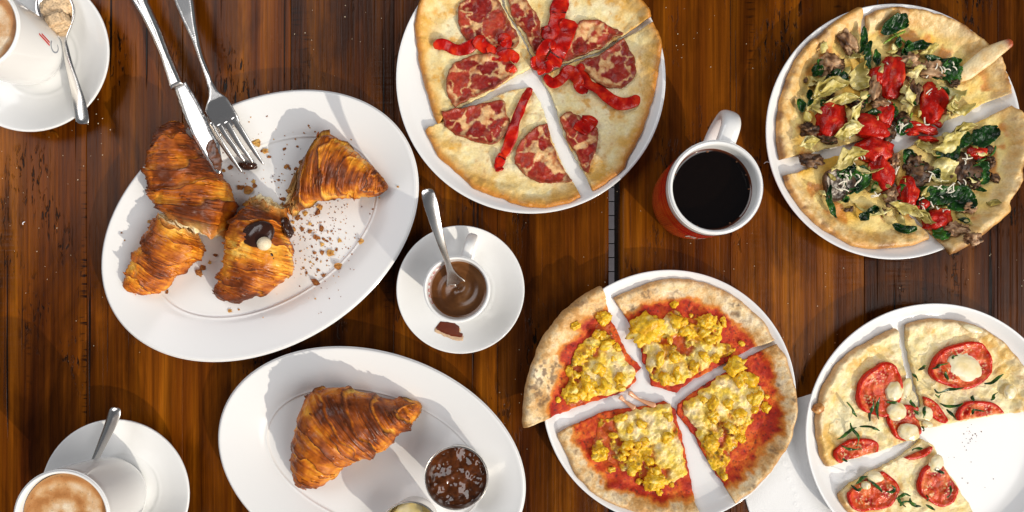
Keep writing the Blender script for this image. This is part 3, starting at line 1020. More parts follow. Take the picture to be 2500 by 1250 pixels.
def make_slice(plate, cf, outer, cut, style, label, seed, zpx=.0135, sw=.016):
    st = STY[style]
    A = resample(catmull(WP(cf(outer), zpx), 90), .0015)
    B = resample(WP(cf(cut), zpx), .0015)
    B = B + (np.stack([fbm(B * 300, seed, 3), fbm(B * 300 + 7, seed + 4, 3)], 1) - .5) * .0026
    A = A + (np.stack([fbm(A * 130, seed + 1, 3), fbm(A * 130 + 7, seed + 2, 3)], 1) - .5) * .0022
    O = np.vstack([A, B])
    ps = plate[2]
    cen = O.mean(0)
    root = empty("pizza_slice", (cen[0], cen[1], float(ps(cen[None])[0])), label, "pizza slice")
    def zb(p):
        return ps(p) + .0004
    def zt(p):
        d = dist_poly(p, A)
        q = np.c_[p, np.full(len(p), seed * .37)]
        dn = d * (1 + .5 * (fbm(q * 60, seed + 20, 2) - .5))
        t = np.clip(dn / st['cw'], 0, 1)
        crust = st['ch'] * np.sin(math.pi * np.clip(t, 0, 1) ** .7) ** 1.2
        n = (fbm(q * st['fr'], seed + 8, 4) - .5) * 2 * st['bump'] * (.55 + .9 * np.exp(-d / st['cw']))
        f1, f2, idd = voro(p * 75 + seed, seed)
        bub = .0016 * np.clip(1 - f1 / .55, 0, 1) ** .7 * (idd > .55) * (1.0 if style in (1, 4) else .6)
        h = st['th'] + crust + n + bub
        e = np.clip(d / .0045, 0, 1)
        h = h * (.42 + .58 * np.sqrt(1 - (1 - e) ** 2))
        return ps(p) + .0004 + np.maximum(h, .001)
    def colf(p):
        d = dist_poly(p, A)
        q = np.c_[p, np.full(len(p), seed * .37)]
        n1 = fbm(q * 70, seed + 30, 4)
        n2 = fbm(q * 260, seed + 31, 4)
        n3 = fbm(q * 40, seed + 32, 3)
        nf = fbm(q * 700, seed + 33, 3)
        f1, f2, idd = voro(p * 75 + seed, seed)
        if style == 1:
            c = ramp(n3 * .6 + n2 * .4, [(.3, (.76, .56, .22)), (.46, (.83, .69, .35)), (.60, (.85, .76, .48))])
            br = sstep(.53, .66, n1) * (.35 + .65 * sstep(.45, .6, n2))
            c = lerp(c, (.66, .32, .03), br * .85)
            gp = sstep(.036, .012, d + .03 * (n3 - .5)) * sstep(.44, .58, n3)
            c = lerp(c, (.68, .36, .035), gp * .8)
            sp = sstep(.62, .70, n2) * sstep(.4, .55, n3)
            c = lerp(c, (.55, .30, .09), sp * .6)
            e = sstep(.014, .003, d + .010 * (n1 - .5))
            c = lerp(c, (.68, .36, .07), e * .85)
            e2 = sstep(.0075, .0015, d + .004 * (n2 - .5))
            c = lerp(c, (.48, .17, .02), e2 * .85)
        elif style == 2:
            c = ramp(n3, [(.3, (.80, .56, .15)), (.5, (.84, .66, .26)), (.7, (.78, .46, .07))])
            sa = sstep(.52, .64, n1) * sstep(.010, .018, d) * sstep(.045, .030, d)
            c = lerp(c, (.58, .20, .03), sa * .85)
            e = sstep(.020, .011, d + .010 * (n1 - .5))
            cr = ramp(n2 * .5 + n3 * .5, [(.36, (.68, .38, .11)), (.5, (.78, .53, .22)), (.62, (.84, .64, .34))])
            c = lerp(c, cr, e)
            e2 = sstep(.005, .001, d + .003 * (n2 - .5))
            c = lerp(c, (.58, .26, .05), e2 * .8)
            c = lerp(c, (.50, .23, .06), sstep(.66, .74, n2) * .5)
            sc = sstep(.010, .002, d) * sstep(.54, .64, n1)
            c = lerp(c, (.20, .075, .02), sc * .75)
        elif style == 3:
            sau = ramp(n1 * .5 + n2 * .5, [(.3, (.30, .010, .003)), (.46, (.46, .028, .004)), (.58, (.62, .085, .006)), (.72, (.76, .20, .015))])
            sau = lerp(sau, (.03, .015, .01), (nf > .71).astype(float) * .7)
            cr = ramp(n3 * .45 + n2 * .45 + nf * .10, [(.36, (.50, .26, .08)), (.45, (.70, .44, .19)), (.53, (.80, .60, .33)), (.64, (.85, .72, .50))])
            ch = sstep(.56, .66, n1) * sstep(.46, .56, n2)
            cr = lerp(cr, (.13, .065, .03), ch * .8)
            cr = lerp(cr, (.34, .17, .06), sstep(.62, .70, n2) * .5)
            cr = lerp(cr, (.55, .30, .12), sstep(.004, .001, d) * .7)
            w = sw + .018 * (n1 - .5) + .006 * (n2 - .5)
            s_ = sstep(-.0012, .0012, d - w)
            c = lerp(cr, sau, s_)
            rim = np.exp(-((d - w - .0012) / .0022) ** 2)
            c = lerp(c, (.72, .30, .04), rim * .7)
        else:
            c = ramp(n3 * .5 + n2 * .5, [(.3, (.76, .52, .15)), (.47, (.84, .67, .30)), (.62, (.87, .76, .46))])
            br = sstep(.50, .60, idd) * sstep(.45, .2, f1) * sstep(.40, .55, n1)
            c = lerp(c, (.66, .36, .09), br * .8)
            e = sstep(.016, .004, d + .008 * (n1 - .5))
            c = lerp(c, (.80, .64, .38), e * .8)
            gp = sstep(.030, .008, d + .02 * (n3 - .5)) * sstep(.48, .60, n1)
            c = lerp(c, (.72, .42, .08), gp * .8)
            c = lerp(c, (.60, .33, .10), sstep(.64, .72, n2) * .6)
            e2 = sstep(.0042, .001, d + .003 * (n2 - .5))
            c = lerp(c, (.48, .22, .06), e2 * .8)
        return c
    base = pad("dough", O, zb, zt, colf, M['floury'] if style == 3 else M['crust'], root, step=.0014, seed=seed)
    return root, zt, O

def ham(parent, zt, cf, pts, seed, zpx=.0135):
    O = catmull(WP(cf(pts + pts[:1]), zpx), 120)[:-1]
    O = O + (np.stack([fbm(O * 150, seed + 61, 3), fbm(O * 150 + 5, seed + 62, 3)], 1) - .5) * .0042
    def top(p):
        d = closed_dist(p, O)
        return zt(p) + .0012 + .0009 * sstep(.004, 0, d) + .0046 * (fbm(p * 120, seed, 3) - .4) + .0022 * sstep(.007, 0, d) * (fbm(p * 90, seed + 3, 2) - .25)
    def colf(p):
        d = closed_dist(p, O)
        w = p * 46 + .55 * np.stack([fbm(p * 80, seed + 1, 3) - .5, fbm(p * 80 + 4, seed + 2, 3) - .5], 1) * 2 + seed * 3.7
        f1, f2, idd = voro(w, seed)
        n = fbm(p * 300, seed + 5, 4)
        meat = ramp(np.clip(idd * .6 + n * .5, 0, 1), [(.15, (.17, .008, .007)), (.5, (.28, .018, .012)), (.85, (.40, .045, .022))])
        fat = ramp(n, [(.3, (.50, .19, .07)), (.6, (.74, .47, .22))])
        lobe = sstep(.60, .54, f1 + .16 * (n - .5)) * sstep(.03, .09, f2 - f1 + .05 * (n - .5))
        c = lerp(fat, meat, np.clip(lobe, 0, 1) * np.where(idd > .9, .35, 1.0))
        fv = sstep(.06, .0, np.abs(fbm(p * 140, seed + 7, 3) - .5)) * .35
        c = lerp(c, fat, fv * .3)
        e = sstep(.0035, .0006, d + .003 * (n - .5))
        return lerp(c, (.26, .05, .015), e * .85)
    return pad("ham_slice", O, lambda p: zt(p) + .0001, top, colf, M['ham'], parent, step=.0012, jag=.0007, seed=seed)

def pepper(parent, zt, cf, pts, w, seed, char_at=(), zpx=.0135, name="pepper_strip", rise=.0035):
    P = WP(cf(pts), zpx)
    P = catmull(P, max(12, len(pts) * 4))
    z = zt(P) + rise + .002 * np.sin(np.linspace(0, 7, len(P)) + seed)
    n = 26 + 14 * len(pts)
    wm = 1.2 * w * (.86 + .28 * vnoise(np.stack([np.linspace(0, 5, 12), np.full(12, seed)], 1), seed))
    wm[0] *= .55
    wm[-1] *= .55
    tw = .75 * (fbm(np.stack([np.linspace(0, 3, n), np.full(n, seed * 1.1)], 1), seed, 2) - .5) * 2
    def col(V, u):
        t = fbm(V * 160, seed, 4)
        c = ramp(t, [(.3, (.26, .003, .002)), (.5, (.44, .006, .003)), (.72, (.62, .035, .008))])
        for a in char_at:
            c = lerp(c, (.012, .010, .010), sstep(.06, .02, np.abs(u - a)) * sstep(.50, .58, fbm(V * 260, seed + 3, 3)))
        return c
    o = sweep(name, np.c_[P, z], wm, np.maximum(wm * .15, .0009), M['pepper'], parent, n=n, seg=18, col=col, twist=tw, power=.85)
    me = o.data
    V = np.zeros(len(me.vertices) * 3)
    me.vertices.foreach_get("co", V)
    V = V.reshape(-1, 3)
    V = V + (np.stack([fbm(V * 95 + k * 9, seed + k, 3) for k in range(3)], 1) - .5) * w * .30
    me.vertices.foreach_set("co", V.ravel())
    me.update()
    return o

# ---- pizza with cured ham and red pepper (top middle)
c3 = crop(940, 0, 2.232)
s1A, z1A, _ = make_slice(PL1, c3, [(600, -190), (480, -170), (330, -110), (240, -50), (195, 10), (172, 100), (165, 170), (175, 280), (190, 370), (215, 470), (235, 540), (262, 630), (285, 672)],
                         [(300, 655), (335, 600), (400, 580), (560, 500), (700, 410), (800, 355), (795, 300), (760, 230), (735, 185), (690, 110), (650, 40), (632, 0), (610, -90)], 1,
                         "left slice of the ham and pepper pizza with a long pepper strip", 101)
s1B, z1B, _ = make_slice(PL1, c3, [(1446, 98), (1430, 50), (1390, 0), (1330, -70), (1200, -150), (1000, -200), (800, -215), (640, -200)],
                         [(645, 0), (660, 35), (705, 110), (750, 180), (772, 225), (800, 290), (825, 335), (960, 343), (1100, 293), (1175, 266), (1250, 212), (1340, 160)], 1,
                         "top slice of the ham and pepper pizza with looping pepper strips", 102)
s1C, z1C, _ = make_slice(PL1, c3, [(1458, 130), (1482, 190), (1500, 235), (1496, 300), (1482, 400), (1470, 500), (1447, 590), (1412, 690), (1372, 780), (1315, 880), (1300, 920), (1240, 970), (1180, 1015), (1130, 1042)],
                         [(1095, 955), (1050, 870), (1010, 800), (975, 730), (950, 640), (935, 580), (905, 510), (880, 470), (850, 410), (960, 356), (1100, 308), (1180, 282), (1260, 230), (1350, 180)], 1,
                         "right slice of the ham and pepper pizza with two crossing pepper strips", 103)
s1D, z1D, _ = make_slice(PL1, c3, [(1065, 1075), (1000, 1108), (920, 1128), (850, 1135), (760, 1125), (690, 1108), (640, 1085), (560, 1060), (480, 1020), (400, 950), (330, 890), (280, 840), (250, 780), (228, 740), (215, 710)],
                         [(240, 690), (330, 650), (400, 610), (520, 560), (600, 520), (700, 480), (790, 465), (820, 500), (850, 560), (870, 610), (890, 690), (925, 790), (960, 870), (1000, 950), (1030, 1000)], 1,
                         "bottom left slice of the ham and pepper pizza with a blistered golden edge", 104)
ham(s1A, z1A, c3, [(405, 10), (398, 100), (420, 180), (460, 225), (600, 240), (690, 265), (733, 225), (725, 185), (690, 130), (640, 50), (610, 0), (500, -40)], 11)
ham(s1A, z1A, c3, [(440, 310), (380, 340), (345, 390), (330, 450), (345, 530), (375, 573), (470, 530), (600, 472), (695, 400), (690, 340), (600, 300), (520, 290)], 12)
ham(s1B, z1B, c3, [(672, 0), (685, 60), (710, 110), (765, 170), (785, 220), (812, 285), (850, 270), (850, 150), (830, 80), (790, 30), (740, -40), (690, -40)], 13)
ham(s1B, z1B, c3, [(1030, 140), (1090, 110), (1190, 110), (1250, 150), (1300, 178), (1245, 205), (1175, 258), (1100, 286), (1000, 325), (962, 335), (1000, 240), (1030, 180)], 14)
ham(s1C, z1C, c3, [(1300, 205), (1350, 290), (1370, 340), (1355, 420), (1280, 475), (1180, 460), (1110, 400), (1060, 345), (1100, 318), (1190, 285), (1250, 240)], 15)
ham(s1D, z1D, c3, [(305, 610), (370, 592), (520, 565), (640, 545), (655, 600), (680, 680), (640, 740), (600, 775), (540, 780), (440, 750), (370, 720), (330, 680)], 16)
ham(s1D, z1D, c3, [(885, 670), (830, 690), (760, 740), (720, 800), (710, 880), (760, 950), (850, 990), (930, 990), (1015, 990), (985, 940), (940, 860), (905, 770)], 17)
ham(s1C, z1C, c3, [(958, 632), (1010, 612), (1090, 640), (1150, 670), (1165, 740), (1150, 820), (1120, 900), (1102, 945), (1070, 890), (1020, 800), (980, 720)], 18)
pk = .0044
pepper(s1A, z1A, c3, [(262, 252), (320, 243), (390, 268), (450, 255), (505, 222), (545, 205)], pk, 1)
pepper(s1A, z1A, c3, [(480, 215), (540, 255), (600, 290), (640, 262), (650, 215), (670, 270)], pk * 1.15, 2, (.55,))
pepper(s1A, z1A, c3, [(560, 250), (610, 305), (680, 300), (728, 328)], pk, 3)
pepper(s1A, z1A, c3, [(655, 365), (685, 370), (706, 392)], pk * .8, 4)
pepper(s1B, z1B, c3, [(975, -30), (948, 40), (938, 100), (925, 165), (895, 180), (882, 135)], pk * 1.5, 5, (.28, .95))
pepper(s1B, z1B, c3, [(1005, 110), (990, 180), (960, 250), (935, 310), (905, 365)], pk * 1.6, 6, (.75,), rise=.006)
pepper(s1B, z1B, c3, [(930, 258), (885, 250), (855, 285), (850, 340), (880, 370), (910, 345)], pk * .9, 7, (.1,), rise=.006)
pepper(s1B, z1B, c3, [(806, 312), (822, 345), (842, 375), (860, 408)], pk * 1.0, 8, rise=.004)
pepper(s1C, z1C, c3, [(868, 412), (915, 448), (965, 420), (1000, 388), (1045, 425), (1062, 478), (1110, 495)], pk * 1.15, 9, (.97,))
pepper(s1C, z1C, c3, [(1052, 345), (1080, 400), (1110, 455), (1165, 485), (1215, 530), (1270, 565), (1330, 562), (1362, 545), (1345, 522)], pk * 1.15, 10)
pepper(s1D, z1D, c3, [(792, 470), (755, 555), (715, 650), (692, 735), (665, 805), (642, 850)], pk * .95, 11)
pepper(s1D, z1D, c3, [(645, 840), (630, 870), (618, 905), (628, 930)], pk * .9, 12, (.25,))
pepper(s1C, z1C, c3, [(1128, 635), (1105, 672), (1072, 700), (1060, 722)], pk * 1.5, 13)

# ---- pizza with spinach, mushrooms, artichoke and tomato (top right)
c4 = crop(1840, 0, 1.894)
s2A, z2A, _ = make_slice(PL2, c4, [(125, 738), (110, 650), (108, 560), (120, 470), (150, 370), (190, 280), (240, 210), (300, 160), (360, 110), (420, 68), (468, 43)],
                         [(490, 80), (500, 140), (513, 210), (526, 280), (552, 350), (595, 420), (632, 500), (650, 575), (600, 622), (520, 640), (430, 665), (320, 690), (230, 712)], 2,
                         "left slice of the spinach and mushroom pizza", 201)
s2B, z2B, _ = make_slice(PL2, c4, [(1182, 437), (1160, 360), (1130, 290), (1085, 235), (1040, 190), (1000, 160), (930, 110), (860, 80), (780, 55), (680, 40), (590, 46), (515, 76)],
                         [(532, 130), (530, 200), (545, 280), (585, 370), (645, 480), (678, 560), (705, 618), (780, 595), (880, 560), (980, 525), (1080, 470)], 2,
                         "upper right slice of the spinach and mushroom pizza with a folded crust flap", 202)
s2C, z2C, _ = make_slice(PL2, c4, [(1190, 490), (1230, 540), (1245, 620), (1245, 700), (1222, 790), (1215, 860), (1168, 930), (1160, 990), (1080, 1060), (1000, 1120), (940, 1160), (890, 1180)],
                         [(860, 1120), (800, 1040), (740, 960), (695, 890), (668, 820), (690, 760), (680, 700), (760, 660), (860, 630), (960, 600), (1050, 560), (1130, 520)], 2,
                         "lower right slice of the spinach and mushroom pizza overhanging its plate", 203)
s2D, z2D, _ = make_slice(PL2, c4, [(812, 1110), (740, 1132), (640, 1146), (540, 1150), (450, 1135), (370, 1090), (290, 1040), (220, 970), (180, 910), (150, 860), (135, 815)],
                         [(200, 797), (260, 775), (300, 740), (400, 715), (500, 685), (560, 650), (620, 655), (645, 700), (648, 770), (632, 850), (682, 930), (735, 1000), (795, 1070)], 2,
                         "lower left slice of the spinach and mushroom pizza", 204)
SL2 = {'A': (s2A, z2A), 'B': (s2B, z2B), 'C': (s2C, z2C), 'D': (s2D, z2D)}
U4 = 1 / 1.894 / 2500.0 * .98
PAL_T = [(0, (.26, .004, .002)), (.45, (.42, .008, .004)), (.8, (.54, .022, .008)), (1, (.66, .10, .03))]
PAL_M = [(0, (.035, .014, .006)), (.3, (.17, .078, .034)), (.55, (.42, .235, .12)), (1, (.64, .44, .26))]
PAL_MD = [(0, (.014, .006, .003)), (.5, (.07, .031, .014)), (1, (.30, .165, .08))]
PAL_S = [(0, (.003, .014, .003)), (.5, (.008, .045, .007)), (1, (.035, .13, .012))]
PAL_A = [(0, (.42, .33, .07)), (.5, (.64, .54, .18)), (1, (.78, .71, .38))]
PAL_AD = [(0, (.24, .19, .04)), (.5, (.44, .36, .10)), (1, (.60, .51, .22))]

def put(sl, x, y):
    p = np.array(W(*c4([(x, y)])[0], .0175))
    return p, float(sl[1](p[None])[0])

sd = 300
spin = [('B', 655, 128, 62, 34, .3), ('A', 500, 185, 16, 55, .0), ('B', 541, 250, 18, 62, 0), ('A', 298, 320, 27, 24, 0), ('A', 388, 368, 52, 32, .2), ('A', 258, 450, 14, 36, 0), ('B', 768, 222, 62, 20, .1),
        ('B', 880, 268, 85, 24, -.1), ('B', 928, 325, 46, 58, .2), ('B', 690, 585, 32, 38, 0), ('B', 650, 510, 22, 30, .4), ('D', 480, 812, 62, 56, .2), ('D', 372, 930, 13, 78, .2), ('D', 700, 1048, 52, 20, -.2), ('D', 430, 790, 40, 30, .5),
        ('C', 1062, 618, 72, 42, .4), ('C', 1060, 800, 44, 52, .2), ('C', 870, 880, 105, 40, 0), ('C', 962, 930, 66, 52, .2), ('C', 712, 722, 26, 34, 0), ('C', 862, 1080, 36, 34, .2), ('C', 900, 700, 50, 40, .3), ('C', 820, 930, 60, 30, 1), ('A', 440, 590, 50, 26, .3), ('A', 560, 560, 40, 40, .1), ('D', 590, 690, 40, 40, .3), ('C', 960, 650, 50, 40, .6), ('C', 690, 900, 18, 50, .2)]
for k, (s, x, y, a, b, r) in enumerate(spin):
    sl = SL2[s]
    ln, wd = (a, b) if a >= b else (b, a)
    ang = r if a >= b else r + math.pi / 2
    p, z = put(sl, x, y)
    d = np.array([math.cos(ang), math.sin(ang)]) * ln * U4
    petal("spinach_leaf", p - d, p + d, wd * U4 * 1.05, sl[1], M['leaf'], sl[0], PAL_S, seed=sd + k, lift=(.0015, .004), curl=.002, crump=.0048, nu=30, nv=18, pw=.55, shape=1.0, bend=.12 * (-1) ** k)
arts = [('A', 345, 425, 78, 36, .3), ('A', 290, 495, 36, 50, .3), ('A', 462, 540, 24, 66, -.35), ('A', 500, 352, 42, 58, .1), ('B', 700, 465, 40, 66, .2), ('B', 930, 438, 48, 34, .4), ('B', 905, 495, 30, 40, .2), ('B', 975, 492, 50, 24, .3), ('A', 430, 612, 60, 34, .3),
        ('C', 800, 690, 56, 42, -.6), ('C', 892, 652, 74, 36, .5), ('C', 892, 788, 52, 64, .5), ('D', 438, 742, 72, 34, .4), ('D', 560, 952, 82, 18, -.2), ('D', 690, 972, 72, 18, -.5), ('D', 540, 790, 42, 22, .2), ('B', 805, 232, 32, 18, .3), ('A', 292, 372, 36, 24, .5),
        ('C', 955, 612, 46, 24, .4), ('C', 872, 952, 36, 20, .6), ('A', 400, 470, 70, 20, .1), ('A', 470, 260, 34, 24, 0), ('B', 740, 330, 34, 20, .3), ('C', 840, 815, 50, 22, -.5), ('D', 760, 1010, 50, 14, -.6), ('B', 860, 540, 40, 20, .3), ('A', 250, 665, 40, 24, .2)]
for k, (s, x, y, a, b, r) in enumerate(arts):
    sl = SL2[s]
    ln, wd = (a, b) if a >= b else (b, a)
    ang = r if a >= b else r + math.pi / 2
    p, z = put(sl, x, y)
    d = np.array([math.cos(ang), math.sin(ang)]) * ln * U4
    petal("artichoke_leaf", p - d, p + d, wd * U4 * .95, sl[1], M['arti'], sl[0], PAL_A if k % 3 else PAL_AD, seed=sd + 60 + k, lift=(.003, .0075), curl=(.004, -.003, .0015)[k % 3], crump=.0050, nu=30, nv=16, thick=.0008, pw=.9, shape=(.7, 1.3, 1.0)[k % 3], bend=(.12, -.15, .05)[k % 3], ragged=1.1, tilt=(.003, -.004)[k % 2])
    if k % 2 == 0:
        petal("artichoke_leaf", p - d * .7 + wd * U4 * .4, p + d * .8, wd * U4 * .5, sl[1], M['arti'], sl[0], PAL_A, seed=sd + 160 + k, lift=(.006, .009), curl=-.003, crump=.004, thick=.0007, pw=1.0, ragged=1.1, tilt=.004, bend=.1)
mush = [('A', 440, 190, 34, 66, -.5, 0), ('A', 362, 298, 54, 46, .2, 0), ('A', 560, 412, 34, 66, .1, 0), ('B', 725, 272, 50, 36, -.2, 0), ('B', 835, 312, 60, 38, .1, 0), ('A', 270, 600, 40, 30, .3, 1), ('A', 602, 478, 40, 26, .2, 0), ('B', 757, 420, 24, 50, 0, 1),
        ('D', 272, 738, 46, 28, .1, 1), ('D', 400, 850, 70, 72, 0, 2), ('C', 770, 800, 58, 48, .2, 1), ('C', 980, 778, 62, 62, 0, 1), ('D', 640, 900, 28, 34, .3, 0), ('C', 1000, 960, 32, 24, 0, 0), ('C', 940, 1062, 50, 28, .1, 0), ('C', 978, 1108, 32, 26, .1, 0), ('A', 352, 642, 36, 20, .2, 1),
        ('B', 700, 545, 34, 26, .2, 1), ('A', 480, 470, 34, 26, .3, 1), ('D', 630, 612, 30, 34, 0, 1), ('B', 940, 380, 20, 16, 0, 1), ('C', 745, 745, 34, 40, .6, 1), ('C', 1030, 850, 28, 20, .3, 1), ('C', 1105, 735, 18, 12, .6, 1), ('D', 660, 740, 20, 30, .2, 0), ('A', 405, 320, 18, 34, .4, 1)]
for k, (s, x, y, a, b, r, kind) in enumerate(mush):
    sl = SL2[s]
    p, z = put(sl, x, y)
    pal = (PAL_M, PAL_MD, PAL_MD)[kind]
    if kind == 2:
        O = np.array([p + np.array([math.cos(t) * a, math.sin(t) * b]) * U4 * (1 + .12 * math.sin(3 * t + 1)) for t in np.linspace(0, 2 * math.pi, 40, endpoint=False)])
        def ct(q, O=O):
            d = closed_dist(q, O)
            n = fbm(q * 500, 77, 4)
            c = ramp(n, [(.3, (.05, .03, .02)), (.5, (.22, .17, .13)), (.66, (.62, .55, .46))])
            return lerp(c, (.10, .05, .025), sstep(.0035, .002, d))
        pad("mushroom_piece", O, sl[1], lambda q, O=O: sl[1](q) + .0045 + .0015 * sstep(.004, .0, closed_dist(q, O)) + .002 * (fbm(q * 300, 5, 3) - .5), ct, M['mush'], sl[0], step=.0011)
    else:
        blob("mushroom_piece", p[0], p[1], z + .003, a * U4 * 1.05, b * U4 * 1.05, .0062 if kind == 0 else .005, -r, M['mush'], sl[0], pal, seed=sd + 90 + k, amp=.85, freq=2.3, cn=2.6, sub=4)
toms = [('B', 652, 345, 56, 92, .1), ('B', 585, 345, 34, 40, .3), ('B', 840, 475, 60, 92, -.1), ('A', 370, 556, 68, 74, .1), ('A', 560, 585, 86, 52, .35), ('A', 615, 530, 44, 56, .2), ('D', 565, 690, 80, 52, .2), ('D', 605, 800, 48, 84, -.35), ('C', 722, 890, 42, 70, .1), ('C', 862, 1012, 62, 46, -.3),
        ('C', 1046, 700, 42, 26, .1), ('B', 790, 588, 70, 20, .3), ('C', 800, 935, 44, 28, -.6), ('C', 822, 638, 44, 12, .2), ('B', 740, 605, 30, 16, .2)]
for k, (s, x, y, a, b, r) in enumerate(toms):
    sl = SL2[s]
    p, z = put(sl, x, y)
    blob("tomato_piece", p[0], p[1], z + .003, a * U4 * 1.1, b * U4 * 1.1, .0085 if a * b > 1500 else .005, -r, M['tomato'], sl[0], PAL_T, seed=sd + 130 + k, amp=.42, freq=1.9, sub=4, cn=3.0)
r_ = random.Random(12)
OO = {'A': WP(c4([(250, 250), (440, 120), (500, 200), (530, 300), (620, 500), (600, 605), (330, 660), (210, 620), (210, 420)]), .0175), 'B': WP(c4([(550, 220), (720, 180), (900, 210), (1000, 330), (1040, 460), (720, 595), (640, 450)]), .0175),
      'C': WP(c4([(710, 690), (1060, 570), (1150, 740), (1090, 960), (900, 1110), (700, 860)]), .0175), 'D': WP(c4([(260, 790), (600, 670), (630, 850), (740, 1020), (540, 1030), (340, 940)]), .0175)}
for s, PO in OO.items():
    sl = SL2[s]
    lo, hi = PO.min(0), PO.max(0)
    k = 0
    while k < 32:
        p = np.array([r_.uniform(lo[0], hi[0]), r_.uniform(lo[1], hi[1])])
        if not inside(p[None], PO)[0]:
            continue
        k += 1
        a = r_.uniform(0, 6.28)
        d = np.array([math.cos(a), math.sin(a)]) * r_.uniform(.003, .0075)
        kind = k % 4
        if kind == 0:
            petal("spinach_leaf", p - d, p + d, r_.uniform(.002, .005), sl[1], M['leaf'], sl[0], PAL_S, seed=700 + k, lift=(.001, .003), crump=.003, nu=16, nv=8, ragged=.9)
        elif kind in (1, 2):
            petal("artichoke_leaf", p - d, p + d, r_.uniform(.002, .0045), sl[1], M['arti'], sl[0], PAL_AD if kind == 1 else PAL_A, seed=740 + k, lift=(.002, .006), curl=-.002, crump=.003, nu=16, nv=8, ragged=1.0, tilt=r_.uniform(-.003, .003), thick=.0008)
        else:
            u = r_.uniform(.0025, .0055)
            blob("mushroom_piece", p[0], p[1], float(sl[1](p[None])[0]) + .002, u, u * .7, u * .5, a, M['mush'], sl[0], PAL_MD if k % 2 else PAL_M, seed=780 + k, amp=.8, freq=2.2, sub=3)
# crust flap folded up on the upper right slice
fp = WP(c4([(968, 352), (1010, 322), (1075, 262), (1120, 232), (1156, 212)]), .022)
sweep("crust_flap", np.c_[fp, z2B(fp) + [.004, .005, .006, .007, .008]], [.004, .0075, .0085, .006, .0035], .0026, M['crust'], s2B, n=40, seg=16,
      col=lambda V, u: lerp(ramp(fbm(V * 200, 6, 3), [(.3, (.74, .48, .20)), (.6, (.82, .66, .38))]), (.38, .07, .02), sstep(.78, .95, u)))
# spinach stems
for k, (a, b) in enumerate([((615, 120), (722, 195)), ((610, 195), (715, 135)), ((735, 545), (745, 515))]):
    P = WP(c4([a, ((a[0] + b[0]) / 2, (a[1] + b[1]) / 2 - 4), b]), .0175)
    sweep("spinach_stem", np.c_[P, z2B(P) + .0035], .0011, .0011, M['leaf'], s2B, n=16, seg=8, col=lambda V, u: np.tile((.22, .34, .04), (len(V), 1)))
P = WP(c4([(1132, 668), (1120, 705), (1085, 730), (1045, 745)]), .0175)
sweep("spinach_stem", np.c_[P, z2C(P) + .003], .001, .001, M['leaf'], s2C, n=20, seg=8, col=lambda V, u: np.tile((.05, .15, .02), (len(V), 1)))
# grated cheese shreds: too small to pick apart, one part per slice
for s, pts in {'A': [(300, 430), (540, 420), (600, 560), (430, 620), (380, 560), (500, 600), (330, 600), (360, 370), (620, 490)], 'B': [(650, 330), (640, 320), (665, 345), (830, 330), (880, 320), (930, 290), (830, 430), (690, 580), (700, 560), (780, 580)],
               'C': [(820, 810), (870, 850), (900, 900), (960, 860), (800, 960), (840, 985), (880, 985), (930, 880), (1000, 740), (760, 900)], 'D': [(420, 840), (400, 860), (440, 820), (560, 910), (600, 800), (650, 790), (470, 770), (480, 830), (500, 720)]}.items():
    sl = SL2[s]
    VV, FF = [], []
    r_ = random.Random(5 + ord(s))
    for (x, y) in pts:
        for q in range(3):
            p, z = put(sl, x + r_.uniform(-22, 22), y + r_.uniform(-22, 22))
            a = r_.uniform(0, 6.3)
            L = r_.uniform(.0022, .0058)
            d = np.array([math.cos(a), math.sin(a)])
            e = np.array([-d[1], d[0]])
            z += r_.uniform(.006, .009)
            n0 = len(VV)
            for t in (-1, -.3, .3, 1):
                m_ = p + d * L * t + e * .0008 * (t * t)
                for w_, h_ in ((-.00055, 0), (.00055, 0), (.00055, .0006), (-.00055, .0006)):
                    VV.append((*(m_ + e * w_), z + h_ - .0012 * abs(t)))
            for q2 in range(3):
                for c_ in range(4):
                    FF.append([n0 + q2 * 4 + c_, n0 + q2 * 4 + (c_ + 1) % 4, n0 + q2 * 4 + 4 + (c_ + 1) % 4, n0 + q2 * 4 + 4 + c_])
    o = mesh_obj("cheese_shreds", VV, FF, M['mozz'], sl[0], col=np.tile((.80, .74, .60), (len(VV), 1)))
    tag(o, kind="stuff")

# ---- pizza with scrambled egg on red sauce (bottom middle)
c5 = crop(1240, 640, 2.049)
s3A, z3A, O3A = make_slice(PL3, c5, [(75, 825), (70, 760), (80, 650), (95, 580), (125, 490), (160, 400), (205, 330), (260, 260), (320, 205), (380, 160), (440, 128), (465, 120)],
                           [(490, 190), (520, 280), (560, 370), (600, 450), (640, 500), (675, 530), (645, 570), (650, 600), (590, 650), (480, 690), (380, 720), (300, 750), (190, 785)], 3,
                           "left slice of the scrambled egg pizza hanging over the plate rim", 301, .0165, .024)
s3B, z3B, O3B = make_slice(PL3, c5, [(1330, 388), (1290, 320), (1240, 260), (1180, 210), (1120, 165), (1040, 125), (950, 95), (860, 82), (780, 85), (700, 105), (620, 140), (560, 165), (530, 182)],
                           [(570, 240), (610, 300), (640, 370), (670, 420), (680, 500), (715, 550), (720, 620), (790, 640), (850, 660), (870, 640), (930, 590), (1010, 555), (1100, 500), (1200, 445), (1260, 420)], 3,
                           "upper slice of the scrambled egg pizza with a charred flatbread edge", 302, sw=.017)
